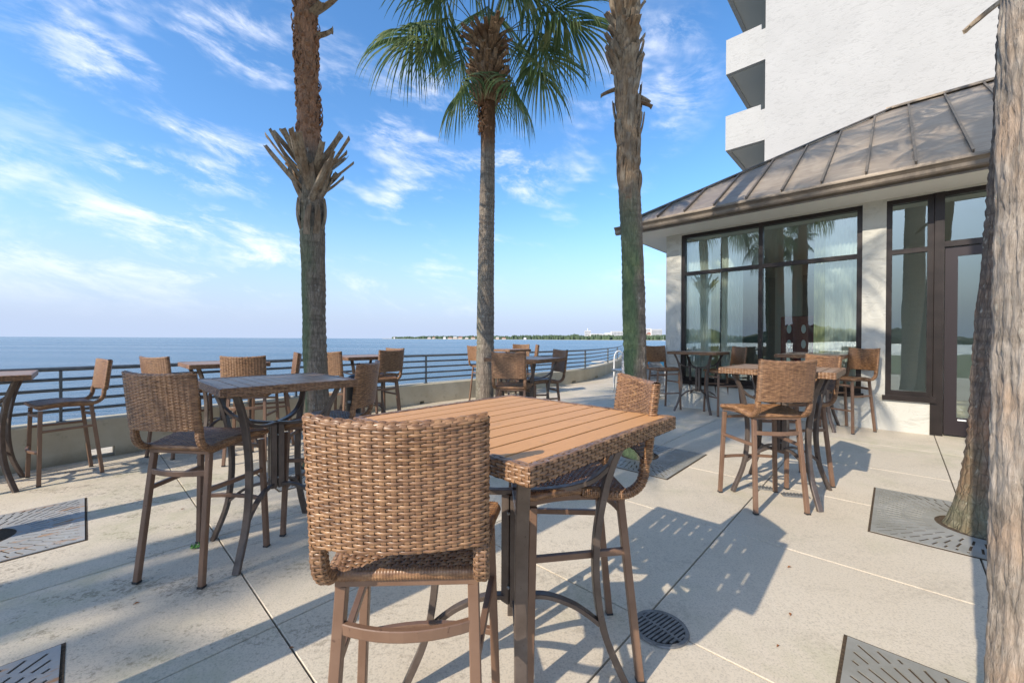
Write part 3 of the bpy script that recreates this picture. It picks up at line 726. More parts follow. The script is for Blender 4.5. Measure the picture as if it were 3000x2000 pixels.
# a: mossy palm left of centre
x,y=palmspots['a']; ra=empty('palm_tree',(x,y,fz(x,y)),0,'palm with mossy left side and a ring of cut leaf stubs halfway up','palm tree')
la=lambda z:(-.30*z/9.,0.)
m=MB(); trunk(m,9.0,.119,.106,(-.30,0),.05,1,.009); m.build('trunk',M['bark_a'],ra)
m=MB()
for k,(z0,n,L,u0) in enumerate(((2.80,9,.36,68),(2.90,10,.42,56),(3.00,10,.44,50),(3.10,9,.40,56))):
    for i in range(n):
        a=2*PI*(i+.5*(k%2))/n+rp.uniform(-.18,.18); cx,cy=la(z0)
        boot(m,(cx+math.cos(a)*.098,cy+math.sin(a)*.098,z0+rp.uniform(-.05,.05)),a,R(u0+rp.uniform(-8,8)),L*rp.uniform(.8,1.2),.078*rp.uniform(.75,1.15),th=.009,curl=.05,rnd=rp,sk=1.0)
for i in range(7):
    a=2*PI*i/7+.2; cx,cy=la(2.6); boot(m,(cx+math.cos(a)*.118,cy+math.sin(a)*.118,2.5+rp.uniform(-.1,.1)),a,R(84),.30,.07,th=.01,rnd=rp)
m.build('leaf_stubs',M['boot'],ra)
m=MB(); flakes(m,.116,3.4,5.6,420,rp,.085,la); tag(m.build('bark_flakes',M['flake'],ra),kind='stuff')
m=MB()
for (z0,a,L) in ((4.78,.15,.34),(4.55,.4,.2),(5.0,2.9,.3),(4.72,-.5,.16),(5.1,1.2,.3)):
    cx,cy=la(z0); boot(m,(cx+math.cos(a)*.11,cy+math.sin(a)*.11,z0),a,R(38),L,.09,th=.012,rnd=rp)
m.build('broken_stub',M['boot'],ra)
crown(ra,(-.30,0,9.0),rp,24,.95,1.1)

# b: middle palm with its whole crown
x,y=palmspots['b']; rb=empty('palm_tree',(x,y,fz(x,y)),0,'middle palm with its full green crown in view','palm tree')
m=MB(); trunk(m,5.75,.146,.108,(.04,0),.04,5,.006); m.build('trunk',M['bark_b'],rb)
m=MB(); flakes(m,.110,4.45,5.0,260,rp,.05); tag(m.build('bark_flakes',M['flake'],rb),kind='stuff')
m=MB()
for k in range(15):
    z0=4.92+.068*k; rr=.125+.15*math.sin(PI*min(1,(k+2)/11))**1.0; n=11
    for i in range(n):
        a=2*PI*(i+.5*(k%2))/n+rp.uniform(-.2,.2)
        boot(m,(.03+math.cos(a)*rr*.66,math.sin(a)*rr*.66,z0),a,R((52 if k<8 else 38)+rp.uniform(-18,18)),(.16+.012*k)*rp.uniform(.7,1.25),.085,th=.016,curl=rp.uniform(-.3,.4),rnd=rp)
m.build('leaf_stubs',M['boot2'],rb)
ex=[(PI-.15,R(30),1.15,1.12,.95,-.05),(-.1,R(30),1.12,1.1,.95,-.05),(.15,R(8),.75,.85,1.1,-.22),(PI+.3,R(-8),.42,.85,1.2,-.50),(-.35,R(-8),.42,.85,1.2,-.52),(PI-.6,R(48),1.1,1.0,.8,0),(-1.9,R(64),1.15,1.0,.6,.1),(-1.1,R(66),1.15,1.0,.6,.1),(.75,R(42),1.1,1.0,.8,0)]
crown(rb,(.04,0,5.90),rp,20,.98,1.05,ex,droop=.8,clear=True)

# c: greenish palm
x,y=palmspots['c']; rc=empty('palm_tree',(x,y,fz(x,y)),0,'palm with green stained lower trunk and shaggy torn bark, left of the roof corner','palm tree')
lc=lambda z:(-.20*z/5.,0.)
m=MB(); trunk(m,9.0,.128,.112,(-.36,0),.06,9,.009); m.build('trunk',M['bark_c'],rc)
m=MB()
for i in range(75):
    z0=rp.uniform(2.75,4.35); a=rp.uniform(0,2*PI); cx,cy=lc(z0)
    boot(m,(cx+math.cos(a)*.106,cy+math.sin(a)*.106,z0),a,R(rp.uniform(80,89)),rp.uniform(.12,.4),rp.uniform(.05,.10),th=.008,curl=rp.uniform(-.05,.05),rnd=rp)
for k in range(11):
    z0=4.25+.13*k
    for i in range(9):
        a=2*PI*(i+.5*(k%2))/9+rp.uniform(-.25,.25); cx,cy=lc(z0)
        boot(m,(cx+math.cos(a)*.100,cy+math.sin(a)*.100,z0),a,R(rp.uniform(62,82)),rp.uniform(.18,.30),rp.uniform(.08,.12),th=.018,curl=rp.uniform(-.1,.3),rnd=rp)
for a,z0 in ((.1,3.98),(PI-.2,4.12),(.3,4.06)):
    cx,cy=lc(z0); boot(m,(cx+math.cos(a)*.11,math.sin(a)*.11,z0),a,R(-20),.18,.07,rnd=rp)
m.build('leaf_stubs',M['boot'],rc)
crown(rc,(-.36,0,9.0),rp,24,.95,1.1)

# d: leaning palm at right, e: big pale trunk
x,y=palmspots['d']; x+=.02; rd=empty('palm_tree',(x,y,fz(x,y)),0,'leaning rusty barked palm standing behind the pale trunk at right','palm tree')
m=MB(); trunk(m,8.8,.150,.14,(.62,.1),.05,14,.011,nr=96,nz=330,bend=lambda z:(.10*(1-math.exp(-z/.7)),0)); m.build('trunk',M['bark_d'],rd)
m=MB()
boot(m,(.24,-.05,3.72),PI*.98,R(-38),.42,.075,th=.02,rnd=rp)
for i in range(30): 
    a=rp.uniform(0,2*PI); z0=rp.uniform(4.4,6.5); boot(m,(.1+.07*z0+math.cos(a)*.14,math.sin(a)*.14,z0),a,R(60),.3,.08,rnd=rp)
m.build('broken_stub',M['boot'],rd)
crown(rd,(.72,.1,8.8),rp,22,.95,1.1)
x,y=palmspots['e']; re_=empty('palm_tree',(x,y,fz(x,y)),0,'thick pale palm trunk filling the right edge of the picture','palm tree')
m=MB(); trunk(m,8.8,.205,.19,(.05,0),.05,23,.013,nr=200,nz=700,rings=0); m.build('trunk',M['bark_e'],re_)
crown(re_,(.05,0,8.8),rp,22,.95,1.1)
# two palms of the ring just outside the frame, then three added for shade: their trunks and crowns shade the deck and mirror in the glass
def plain_palm(x,y,H,lab,sd,r=.155,sz=1.):
    q=empty('palm_tree',(x,y,fz(x,y) if x>-8 else 0),0,lab,'palm tree'); rr=random.Random(sd)
    m=MB(); trunk(m,H,r,.135,(rr.uniform(-.3,.3),rr.uniform(-.2,.2)),.06,sd,.010,nr=32,nz=90); m.build('trunk',M['bark_a'],q)
    crown(q,(0,0,H),rr,24,1.0*sz,1.15*sz); return q
plain_palm(-3.78,2.62,6.6,'palm just outside the left edge whose trunk rises from the rusty grate',31,r=.12)
plain_palm(*palmspots['g'],6.9,'palm just outside the bottom left corner of the picture',32)
plain_palm(-6.9,-1.6,6.5,'unseen palm added outside the left edge to shade the middle stools',41,sz=.85)  # unseen, put in so its crown darkens the stools by the middle palm
plain_palm(-5.6,-1.1,8.5,'tall unseen palm added outside the left edge to shade the wall table',43,sz=1.)  # unseen, put in so its crown shades the wall table
plain_palm(-10.6,-5.75,7.0,'shorter unseen palm added behind the camera to shade the lower left deck',34,sz=.5)  # unseen, put in for deck shade; small crown lets more sun through

# ------------------------------------------------------------------ restaurant building
P0=(3.01,7.94,0); AZ=R(-43.0)
def building():
    root=empty('restaurant_building',P0,AZ,'one-storey white stucco restaurant with brown metal roof and dark framed windows','building')
    m=MB(); B=-.2; T=.24
    # front wall
    m.box(0,.289,0,T,B,3.42); m.box(.289,2.907,0,T,B,.565); m.box(2.907,3.166,0,T,B,3.42); m.box(3.166,3.613,0,T,B,.565)
    m.box(.289,2.907,0,T,3.335,3.42); m.box(3.166,4.75,0,T,3.335,3.42)
    m.box(4.75,12,0,T,B,3.42)
    # left wall with its own opening
    m.box(0,T,T,.55,B,3.42); m.box(0,T,.55,3.3,B,.565); m.box(0,T,3.3,9,B,3.42); m.box(0,T,.55,3.3,3.335,3.42)
    m.build('wall',M['stucco'],root)
    m=MB(); m.box(-.60,12,-.60,-.0,3.362,3.375); m.box(-.60,-.0,0,9,3.362,3.375); m.box(.0,12,0.,9,3.422,3.45); m.build('soffit',M['soffit'],root)
    m=MB(); m.box(T,12,T,9,.04,.06); m.build('room_floor',M['roomfloor'],root)
    m=MB(); m.box(T,12,8.7,8.9,.06,1.0); m.box(T,12,8.7,8.9,2.6,3.42); 
    for q in range(7): m.box(T+q*1.8,T+q*1.8+.35,8.7,8.9,1.0,2.6)
    m.box(5.6,5.75,T,5.5,.06,3.42); m.box(2.1,5.6,4.6,4.75,.06,3.42); m.box(.9,1.5,5.2,5.35,.06,3.42); m.build('room_wall',M['room'],root)
    # windows
    def win(x0,x1,z0,z1,vs_,tz,axis='x'):
        f=MB(); d0,d1=.03,.13; w=.062
        def bx(a,b,c,d,e0=d0,e1=d1):
            if axis=='x': f.box(a,b,e0,e1,c,d)
            else: f.box(e0,e1,a,b,c,d)
        bx(x0,x0+w,z0,z1); bx(x1-w,x1,z0,z1); bx(x0+w,x1-w,z1-w,z1); bx(x0+w,x1-w,z0,z0+w+.02)
        for v in vs_: bx(v-w/2,v+w/2,z0+w+.02,z1-w)
        xs=[x0+w]+[q for v in vs_ for q in (v-w/2,v+w/2)]+[x1-w]
        for a,b in zip(xs[::2],xs[1::2]):
            if tz: bx(a,b,tz-.032,tz+.032,d0+.003,d1-.003)
        if axis=='x': f.box(x0-.03,x1+.03,-.045,d0,z0-.05,z0+.012)
        fr=f.build('window',M['wframe'],root)
        for a,b in zip(xs[::2],xs[1::2]):
            for c,d in (((z0+w+.02,tz-.032),(tz+.032,z1-w)) if tz else ((z0+w+.02,z1-w),)):
                g=MB()
                if axis=='x': g.add([(a,.08,c),(b,.08,c),(b,.08,d),(a,.08,d)],[(0,1,2,3)])
                else: g.add([(.08,a,c),(.08,b,c),(.08,b,d),(.08,a,d)],[(0,1,2,3)])
                g.build('pane',M['glass'],fr)
    win(.289,2.907,.565,3.335,[1.600],2.60)
    win(3.166,3.640,.565,3.335,[],2.60)
    win(.55,3.3,.565,3.335,[1.9],2.60,'y')
    # door
    f=MB(); f.box(3.643,3.735,.0,.16,B+.1,3.335); f.box(3.735,4.75,.02,.14,2.60,2.675); f.box(3.735,4.75,.02,.14,3.275,3.335); f.box(4.69,4.75,.022,.15,B+.1,2.6); f.box(3.613,3.643,-.01,.05,B+.1,.60)
    fr=f.build('door_frame',M['wframe'],root)
    g=MB(); g.add([(3.735,.08,2.675),(4.75,.08,2.675),(4.75,.08,3.275),(3.735,.08,3.275)],[(0,1,2,3)]); g.build('pane',M['glass'],fr)
    d=MB(); d.box(3.745,3.862,.05,.10,.10,2.59); d.box(4.575,4.685,.05,.10,.10,2.59); d.box(3.862,4.575,.05,.10,2.47,2.59); d.box(3.862,4.575,.05,.10,.10,.335)
    dr=d.build('door',M['door'],root)
    g=MB(); g.add([(3.862,.075,.335),(4.575,.075,.335),(4.575,.075,2.47),(3.862,.075,2.47)],[(0,1,2,3)]); g.build('pane',M['glass'],dr)
    g=MB(); g.tube([(4.50,.0,1.0),(4.50,.0,1.35)],.012,8); g.tube([(4.50,.0,1.03),(4.60,.06,1.03)],.008,8); g.tube([(4.50,.0,1.32),(4.60,.06,1.32)],.008,8); g.build('handle',M['galv'],dr)
    g=MB(); g.box(3.87,3.95,.040,.05,.300,.318); g.build('door_label',M['white'],dr)
    # roof
    sl=.62; e=-.62; z0=3.578; top=3.17; X1=12.
    def rz(d): return z0+sl*(d-e)
    m=MB(); th=.03
    def slab(P):
        n=len(P); a=[Vector(p) for p in P]; b=[Vector((p[0],p[1],p[2]-th)) for p in P]
        m.add(a+b,[tuple(range(n)),tuple(range(2*n-1,n-1,-1))]+[(i,n+i,n+(i+1)%n,(i+1)%n) for i in range(n)])
    slab([(e,e,z0),(X1,e,z0),(X1,top,rz(top)),(top,top,rz(top))])
    slab([(e,9,z0),(e,e,z0),(top,top,rz(top)),(top,9,rz(top))])
    m.box(top,X1,top,9,rz(top)-.05,rz(top)-.004)
    rf=m.build('roof',M['roof'],root)
    s_=MB(); xs=[1.045+.479*k for k in range(-3,23)]; ca=Vector((0,1,sl)).normalized(); 
    for x in xs:
        y1=min(top,x)-.02
        if y1<e+.1: continue
        p=Vector((x,e-.005,z0)); q=Vector((x,y1,rz(y1))); nn=Vector((0,-sl,1)).normalized()
        s_.sweep([p+nn*.017,q+nn*.017],.016,.034,side=(1,0,0))
        s_.sweep([p+nn*.0365,q+nn*.0365],.028,.006,side=(1,0,0))
    for k in range(-3,16):
        y=1.045+.479*k; x1=min(top,y)-.02
        if x1<e+.1: continue
        s_.sweep([Vector((e-.005,y,z0+.015)),Vector((x1,y,rz(x1)+.015))],.03,.016,side=(0,0,1))
    s_.build('roof_seam',M['trim'],rf)
    c=MB(); nn=Vector((-sl,-sl,1)).normalized()
    c.sweep([Vector((e,e,z0+.02)),Vector((top,top,rz(top)+.03))],.13,.03,side=(1,-1,0)); c.sweep([Vector((top-.05,top,rz(top)+.03)),Vector((X1,top,rz(top)+.03))],.05,.12,side=(0,0,1)); c.sweep([Vector((top,top,rz(top)+.03)),Vector((top,9,rz(top)+.03))],.05,.12,side=(0,0,1))
    c.build('ridge_cap',M['trim'],rf)
    # fascia + gutter (ogee profile)
    g=MB(); pr=[(0,.0),(-.035,.0),(-.065,.012),(-.075,.035),(-.078,.075),(-.095,.10),(-.118,.118),(-.118,.138),(-.108,.138),(-.105,.125),(0,.125)]
    def extr(A,Bp,dirx):
        vs=[];n=len(pr)
        for P_ in (A,Bp):
            for (o_,z_) in pr: vs.append(Vector(P_)+Vector(dirx)*(-o_)+Vector((0,0,z_)))
        g.add(vs,[(i,(i+1)%n,n+(i+1)%n,n+i) for i in range(n)]+[tuple(range(n)),tuple(range(2*n-1,n-1,-1))])
    extr((-.735,-.615,3.385),(X1,-.615,3.385),(0,-1,0)); extr((-.615,-.60,3.385),(-.615,9,3.385),(-1,0,0))
    g.build('gutter',M['trim'],root)
    g=MB(); g.box(-.614,X1,-.614,-.600,3.355,3.545); g.box(-.614,-.600,-.599,9,3.355,3.545); g.build('fascia',M['trim'],root)
    # curtains (inside, one top-level thing each)
    def curtain(x0,x1,z0_,z1_,mat,amp,wl,lab,y0=.19,axis='x'):
        q=MB(); n=int((x1-x0)/.008); vs=[]; fs=[]
        for i in range(n+1):
            x=x0+(x1-x0)*i/n; yy=y0+amp*math.sin(2*PI*x/wl+1.3*math.sin(x*9))+amp*.3*math.sin(2*PI*x/wl*2.3)
            for z in (z0_,z1_): vs.append((x,yy,z))
        for i in range(n): fs.append((2*i,2*i+2,2*i+3,2*i+1))
        q.add(vs,fs,True); o=q.build('curtain',mat); o.location=P0; o.rotation_euler=(0,0,AZ); tag(o,lab,'curtain')
    curtain(.33,.78,.12,3.22,M['sheer'],.018,.055,'sheer white curtain at the left end of the big window')
    curtain(.76,.91,.12,3.25,M['drape'],.03,.05,'olive drape left of the middle mullion in the big window',.22)
    curtain(2.46,2.88,.12,3.22,M['sheer'],.018,.055,'sheer white curtain at the right end of the big window')
    curtain(.95,1.30,.12,3.22,M['sheer'],.018,.055,'sheer white curtain left of the middle mullion in the big window')
    curtain(2.31,2.46,.12,3.25,M['drape'],.03,.05,'olive drape right of the middle mullion in the big window',.22)
    v=empty('vending_machine',(P0[0]+1.75*.731+3.6*.682,P0[1]-1.75*.682+3.6*.731,.06),AZ,'red and white drinks machine standing inside behind the window','vending machine')
    q=MB(); q.box(-.45,.45,0,.7,0,1.85,bev=.02); q.build('body',M['red'],v)
    q=MB()
    for z in (.85,1.2,1.55):
        for xx in (-.28,0,.28): q.sweep([Vector((xx,-.012,z)),Vector((xx,-.002,z))],.09,.2,side=(1,0,0),n=20)
    q.sweep(cat([(-.44,-.006,.35),(-.1,-.006,.55),(.2,-.006,.42),(.44,-.006,.7)],5),.12,.008,side=(0,0,1)); q.build('front_panel',M['white'],v)
    # floodlight under the eave
    fl=empty('floodlight',(P0[0]-.42*.731-.30*.682,P0[1]+.42*.682-.30*.731,3.36),AZ,'small rusty white floodlight hanging under the roof corner','lamp')
    q=MB(); q.sweep([(0,0,.0),(0,0,-.045)],.11,.11,side=(1,0,0),n=10); q.build('base',M['galv'],fl)
    q=MB(); q.sweep([(0,0,-.045),(-.02,0,-.10),(-.04,-.02,-.14)],.03,.03,side=(1,0,0)); q.build('arm',M['boot2'],fl)
    q=MB(); q.sweep([(-.03,-.02,-.11),(-.07,-.05,-.18),(-.10,-.07,-.23)],.075,.075,n=14,smooth=True,rfun=lambda t:.7+.4*t); q.build('lamp_head',M['white'],fl)
building()
def tower():
    root=empty('hotel_tower',P0,AZ,'tall white stucco tower block with stacked corner balconies above the restaurant','building')
    y0=7.91; m=MB(); m.box(.08,17,y0,y0+12,-.2,34); m.build('wall',M['tower'],root)
    b=MB()
    for k in range(-1,9):
        z=8.085+2.7*k
        q=MB(); q.box(-1.133,.0795,y0+.02,y0+11.5,z+.03,z+.20)
        s=q.build('balcony',M['bsoffit'],root)
        p=MB(); p.box(-1.133,-.04,y0+.001,y0+.15,z,z+1.22); p.box(-.04,.079,y0+.001,y0+.15,z,z+1.04); p.box(-1.133,-1.0,y0+.15,y0+11.5,z+.0,z+1.2)
        p.build('parapet',M['balcony'],s)
        p=MB(); p.box(-1.05,.07,y0+.17,y0+.22,z-.012,z+.029); p.build('drip_edge',M['bsoffit'],s)
tower()

# ------------------------------------------------------------------ small things on the deck
def small():
    x,y=-1.83,4.70; z=fz(x,y); r=empty('ash_bin',(x,y,z),0,'black round ash bin with domed top left of the stool back','bin')
    m=MB(); pr=[(.085,0),(.085,.80),(.088,.80),(.088,.83),(.080,.87),(.06,.90),(.03,.918),(.002,.922)]
    vs=[];n=28
    for (q,h) in pr:
        for j in range(n): vs.append((math.cos(2*PI*j/n)*q,math.sin(2*PI*j/n)*q,h))
    m.add(vs,[(k*n+j,k*n+(j+1)%n,(k+1)*n+(j+1)%n,(k+1)*n+j) for k in range(len(pr)-1) for j in range(n)],True); m.build('body',M['black'],r)
    m=MB(); m.box(-.04,-.005,-.0885,-.087,.60,.63); m.build('label_plate',M['galv'],r)
    m=MB(); m.sweep([(-.055,-.0895,.33),(-.035,-.0895,.27),(.01,-.0895,.35)],.012,.003,side=(0,-1,0)); m.build('check_mark',M['white'],r)
    # round drain
    x,y=.69,1.86; r=empty('floor_drain',(x,y,fz(x,y)),R(35),'round slotted iron drain in the deck below the front table shadow','drain')
    m=MB(); n=40
    vs=[(math.cos(2*PI*j/n)*q,math.sin(2*PI*j/n)*q,z) for q,z in ((.125,.002),(.122,.008),(.106,.008),(.104,.002)) for j in range(n)]
    m.add(vs,[(k*n+j,k*n+(j+1)%n,(k+1)*n+(j+1)%n,(k+1)*n+j) for k in range(3) for j in range(n)])
    for sx in (-1,1):
        for i in range(-5,6):
            yy=i*.0185; h=math.sqrt(max(0,.104**2-yy*yy))
            if h<.02: continue
            x0,x1=(.006,h) if sx>0 else (-h,-.006)
            if sx>0: m.box(x0,x1,yy-.0055,yy+.0055,.002,.0075)
            else: m.box(x0,x1,yy-.0055+.009,yy+.0055+.009,.002,.0075)
    m.box(-.006,.006,-.104,.104,.002,.0078); m.build('grating',M['drain'],r)
    m=MB(); m.add([(math.cos(2*PI*j/n)*.12,math.sin(2*PI*j/n)*.12,.0015) for j in range(n)],[tuple(range(n))]); m.build('shaft_shade_disc',M['pit_shade'],r)  # flat black disc: the drain's inner shade as colour, no real depth
    # loose metal cleats under the right table
    x,y=2.28,3.50; r=empty('metal_cleat',(x,y,fz(x,y)),R(-25),'two small worn metal cleats lying under the right hand table','cleat')
    for i,(dx,dy,a) in enumerate(((-.10,.03,0),(.14,-.05,.2))):
        m=MB(); m.box(-.10,.10,-.035,.035,0,.012,bev=.003)
        for k in range(-3,4): m.box(k*.025-.006,k*.025+.006,-.03,.03,.0125,.02)
        o=m.build('cleat_plate',M['galv'],r); o.location=(dx,dy,0); o.rotation_euler=(0,0,a)
    # round side table + handrail + spa
    x,y=2.72,9.85; z=fz(x,y); r=empty('round_table',(x,y,z),0,'low round metal side table left of the greenish palm','side table')
    m=MB(); n=36
    vs=[(math.cos(2*PI*j/n)*q,math.sin(2*PI*j/n)*q,h) for q,h in ((.0,.50),(.27,.50),(.29,.515),(.29,.545),(.0,.545)) for j in range(n)]
    m.add(vs,[(k*n+j,k*n+(j+1)%n,(k+1)*n+(j+1)%n,(k+1)*n+j) for k in range(4) for j in range(n)]); m.build('table_top',M['galv'],r)
    for a in (PI*.95,PI*1.3,.1,PI*.5):
        m=MB(); m.sweep([(math.cos(a)*.23,math.sin(a)*.23,0),(math.cos(a)*.2,math.sin(a)*.2,.5)],.035,.02,side=(0,0,1) if False else (-math.sin(a),math.cos(a),0)); m.build('leg',M['chrome'],r)
    m=MB(); m.box(-.1,.1,.0,.18,0,.5,bev=.01); m.build('pedestal',M['white'],r)
    x,y=2.60,10.3; r=empty('handrail',(x,y,fz(x,y)),0,'white curved tubular handrail standing behind the round table','handrail')
    m=MB(); m.tube(cat([(0,0,0),(0,0,.5),(.01,0,.85),(.08,0,.97),(.17,0,.96),(.25,.02,.85),(.34,.05,.55),(.36,.06,0)],6),.019,10); m.build('bar',M['white'],r)
    x,y=3.02,9.15; z=fz(x,y); r=empty('patterned_box',(x,y,z),R(10),'grey patterned storage box on a white base beside the building corner','storage box')
    m=MB(); m.box(-.42,.30,-.3,.35,.12,.98,bev=.02); m.build('body',M['stone'],r)
    m=MB(); m.box(-.45,.33,-.33,.38,.05,.118); m.box(-.42,-.3,-.3,.35,0,.05); m.box(.2,.3,-.3,.35,0,.05); m.build('base',M['white'],r)
    t=MB(); vs=[]; fs=[]
    for i in range(13):
        for j in range(9):
            u=i/12; v=j/8; X=-.40+.66*u; 
            if v<.5: p=(X,.2-.52*v*2,.985+.012*math.sin(i*1.3+j))
            else: p=(X,-.325-.01*math.sin(i*2.),.985-.34*(v-.5)*2*(.7+.3*math.sin(u*7)))
            vs.append(p)
    for i in range(12):
        for j in range(8): fs.append((i*9+j,(i+1)*9+j,(i+1)*9+j+1,i*9+j+1))
    t.add(vs,fs,True); o=t.build('towel',M['blue']); o.location=(x,y,z); o.rotation_euler=(0,0,R(10)); tag(o,'blue towel draped over the grey patterned box','towel')
    # weed and dry leaves
    x,y=-2.03,2.60; m=MB()
    for k in range(6):
        a=k*1.1; boot(m,(x,y,fz(x,y)),a,R(35),.025,.013,th=.001,rnd=rp)
    tag(m.build('weed',M['weed']),'tiny green weed growing from a joint between the slabs','weed')
    ls=[(-1.9,2.05,.014),(-.95,1.75,.012),(1.35,1.95,.016),(1.16,1.75,.012),(-1.55,1.55,.012),(2.0,1.5,.012),(1.62,2.35,.018),(-2.6,3.2,.014)]
    nm=['left of the left foreground stool','left of the front stool legs','in the sunlit slab right of the big shadow','near the round drain','in the shade near the bottom left','between the round drain and the pale trunk','by the tip of the big table shadow','in front of the rusty grate']
    for (x,y,s),n_ in zip(ls,nm):
        m=MB(); z=fz(x,y)+.002; a=rp.uniform(0,6); d=Vector((math.cos(a),math.sin(a),0)); e=Vector((-d.y,d.x,0)); p=Vector((x,y,z))
        m.add([p-d*s,p-e*s*.4+Vector((0,0,.006)),p+d*s,p+e*s*.4+Vector((0,0,.006)),p+Vector((0,0,.001))],[(0,1,4),(1,2,4),(2,3,4),(3,0,4)])
        tag(m.build('dry_leaf',M['dry']),'small dry brown leaf lying '+n_,'leaf','dry leaves on the deck')
small()

# ------------------------------------------------------------------ sea, land, far shore
m=MB(); Rr=[0,8,16,30,60,120,250,500,1000,2500,6000,14000,30000]; n=72
vs=[(0,0,-2.1)]+[(math.cos(2*PI*j/n)*q,math.sin(2*PI*j/n)*q,-2.1) for q in Rr[1:] for j in range(n)]
fs=[(0,1+j,1+(j+1)%n) for j in range(n)]+[(1+k*n+j,1+(k+1)*n+j,1+(k+1)*n+(j+1)%n,1+k*n+(j+1)%n) for k in range(len(Rr)-2) for j in range(n)]
m.add(vs,fs); tag(m.build('sea',M['sea']),kind='structure')
m=MB(); m.add([(-30,-60,-.12),(60,-60,-.12),(60,-6.5,-.12),(-10.5,-6.5,-.12),(-11,-4.5,-.12),(-30,-9,-.12)][::1],[(0,1,2,3,4,5)]); 
m.box(-14,-8.4,-9,-2.2,-2.3,-.10); tag(m.build('lawn',M['lawn']),kind='structure')
m=MB(); m.box(9,60,-6.5,30,-2.3,-.14); tag(m.build('ground',M['patio']),kind='structure')
F=1187.5
def far(px,d): return Vector(((px-1500)/F*d,d,0))
rf_=random.Random(5)
def shore(name,pts,depth):
    m=MB(); vs=[];fs=[]
    for (p,q) in pts: vs+= [Vector((p.x,p.y,-2.3)),Vector((p.x,p.y,-.8)),Vector((q.x,q.y,2.)),Vector((q.x,q.y,-2.3))]
    for i in range(len(pts)-1):
        for j in range(3): fs.append((i*4+j,(i+1)*4+j,(i+1)*4+j+1,i*4+j+1))
    m.add(vs,fs); tag(m.build(name,M['sand']),kind='structure')
prof=[(1120,3400),(1180,3250),(1280,3050),(1400,2850),(1560,2600),(1700,2400),(1850,2200),(2050,2000),(2400,1900)]
shore('far_shore',[(far(p,d),far(p,d+900)) for p,d in prof],900)
def blob(m,c,rx,rz_,rnd):
    n=7; vs=[]; k=[.0,.45,.8,1.]
    rows=[(math.sin(t*PI/2),math.cos(t*PI/2)) for t in (0,.33,.66)]
    for s_,cc in rows:
        for j in range(n):
            a=2*PI*j/n; q=rnd.uniform(.8,1.2); vs.append((c.x+math.cos(a)*rx*cc*q,c.y+math.sin(a)*rx*cc*q,c.z+rz_*s_*rnd.uniform(.9,1.1)))
    vs.append((c.x,c.y,c.z+rz_*rnd.uniform(.95,1.1)))
    fs=[(r*n+j,r*n+(j+1)%n,(r+1)*n+(j+1)%n,(r+1)*n+j) for r in range(2) for j in range(n)]+[(2*n+j,2*n+(j+1)%n,3*n) for j in range(n)]
    m.add(vs,fs)
def lerpd(px):
    for (a,da),(b,db) in zip(prof,prof[1:]):
        if a<=px<=b: return da+(db-da)*(px-a)/(b-a)
    return prof[-1][1]
m=MB()
for i in range(3200):
    px=rf_.uniform(1150,2300); d=lerpd(px)+rf_.uniform(25,420); 
    h=(12+rf_.uniform(0,14))*(.55+.45*min(1,(px-1140)/120))*(1+.35*noise.noise(Vector((px*.03,0,0))))*(1.15 if px>1500 else 1)*(.9 if px<1500 else 1)
    p=far(px,d); p.z=-1; blob(m,p,rf_.uniform(5,10),h+ (d-lerpd(px))*.012,rf_)
tag(m.build('far_woods',M['woods']),'dark green belt of trees along the far shore','woods',kind='stuff')
def fbuild(px0,px1,ytop,d,roof,lab,nm='far_building',mat='farw',floors=0,nw=0,ybase=None,cat_='building'):
    if nm=='far_hotel': d=lerpd((px0+px1)/2)+300
    if nm=='far_building': d=lerpd((px0+px1)/2)+200
    yh=993+.0049*((px0+px1)/2-1500); c=far((px0+px1)/2,d); w=(px1-px0)/F*d; h=(yh-ytop)/F*d+1.345
    r=empty(nm,(c.x,c.y,-1.),0,lab,cat_); m=MB(); dp=max(10,w*.5); m.box(-w/2,w/2,0,dp,0,h+1)
    m.build('wall',M[mat],r)
    if roof:
        m=MB(); z=h+1; o=w*.04; m.add([(-w/2-o,-o,z),(w/2+o,-o,z),(w/2+o,dp+o,z),(-w/2-o,dp+o,z),(-w/4,dp/2,z+w*.16),(w/4,dp/2,z+w*.16)],[(0,1,5,4),(1,2,5),(2,3,4,5),(3,0,4),(3,2,1,0)]); m.build('roof',M['farr' if roof=='r' else 'farw'],r)
    if floors:
        for f in range(floors):
            m=MB()
            for k in range(nw):
                x=-w/2+w*(k+.25)/nw; z=(h+1)*(.12+.84*f/floors); m.box(x,x+w/nw*.5,-.4,-.05,z,z+(h+1)/floors*.5)
            m.build('window_row',M['farg'],r)
    return r
fbuild(1714,1731,968,2250,None,'white tower like building with a small dome on the far shore','far_hotel',floors=5,nw=5)
c=far(1722,lerpd(1722)+310); r=empty('dome_tower',(c.x,c.y,60),0,'small white domed turret on top of the far white building','tower'); m=MB(); m.tube([(0,0,0),(0,0,8),(0,0,11),(0,0,16)],4,8,rfun=lambda t:1 if t<.5 else (.8 if t<.7 else .15)); m.build('dome',M['farw'],r)
fbuild(1731,1768,977,2260,None,'long low white building beside the domed one on the far shore','far_hotel',floors=3,nw=12)
fbuild(1768,1795,979,2270,'w','stepped white building left of the greenish palm on the far shore','far_hotel',floors=3,nw=8)
fbuild(1793,1830,970,2200,None,'white building partly behind the greenish palm on the far shore','far_hotel',floors=5,nw=9)
fbuild(1880,1908,962,2150,None,'stepped white hotel right of the greenish palm on the far shore','far_hotel',floors=7,nw=8)
fbuild(1909,1940,964,2150,None,'broad white hotel nearest to the restaurant corner on the far shore','far_hotel',floors=7,nw=9)
fbuild(1896,1922,978,2050,'r','red roofed building below the far white hotels','far_hotel',mat='fart')
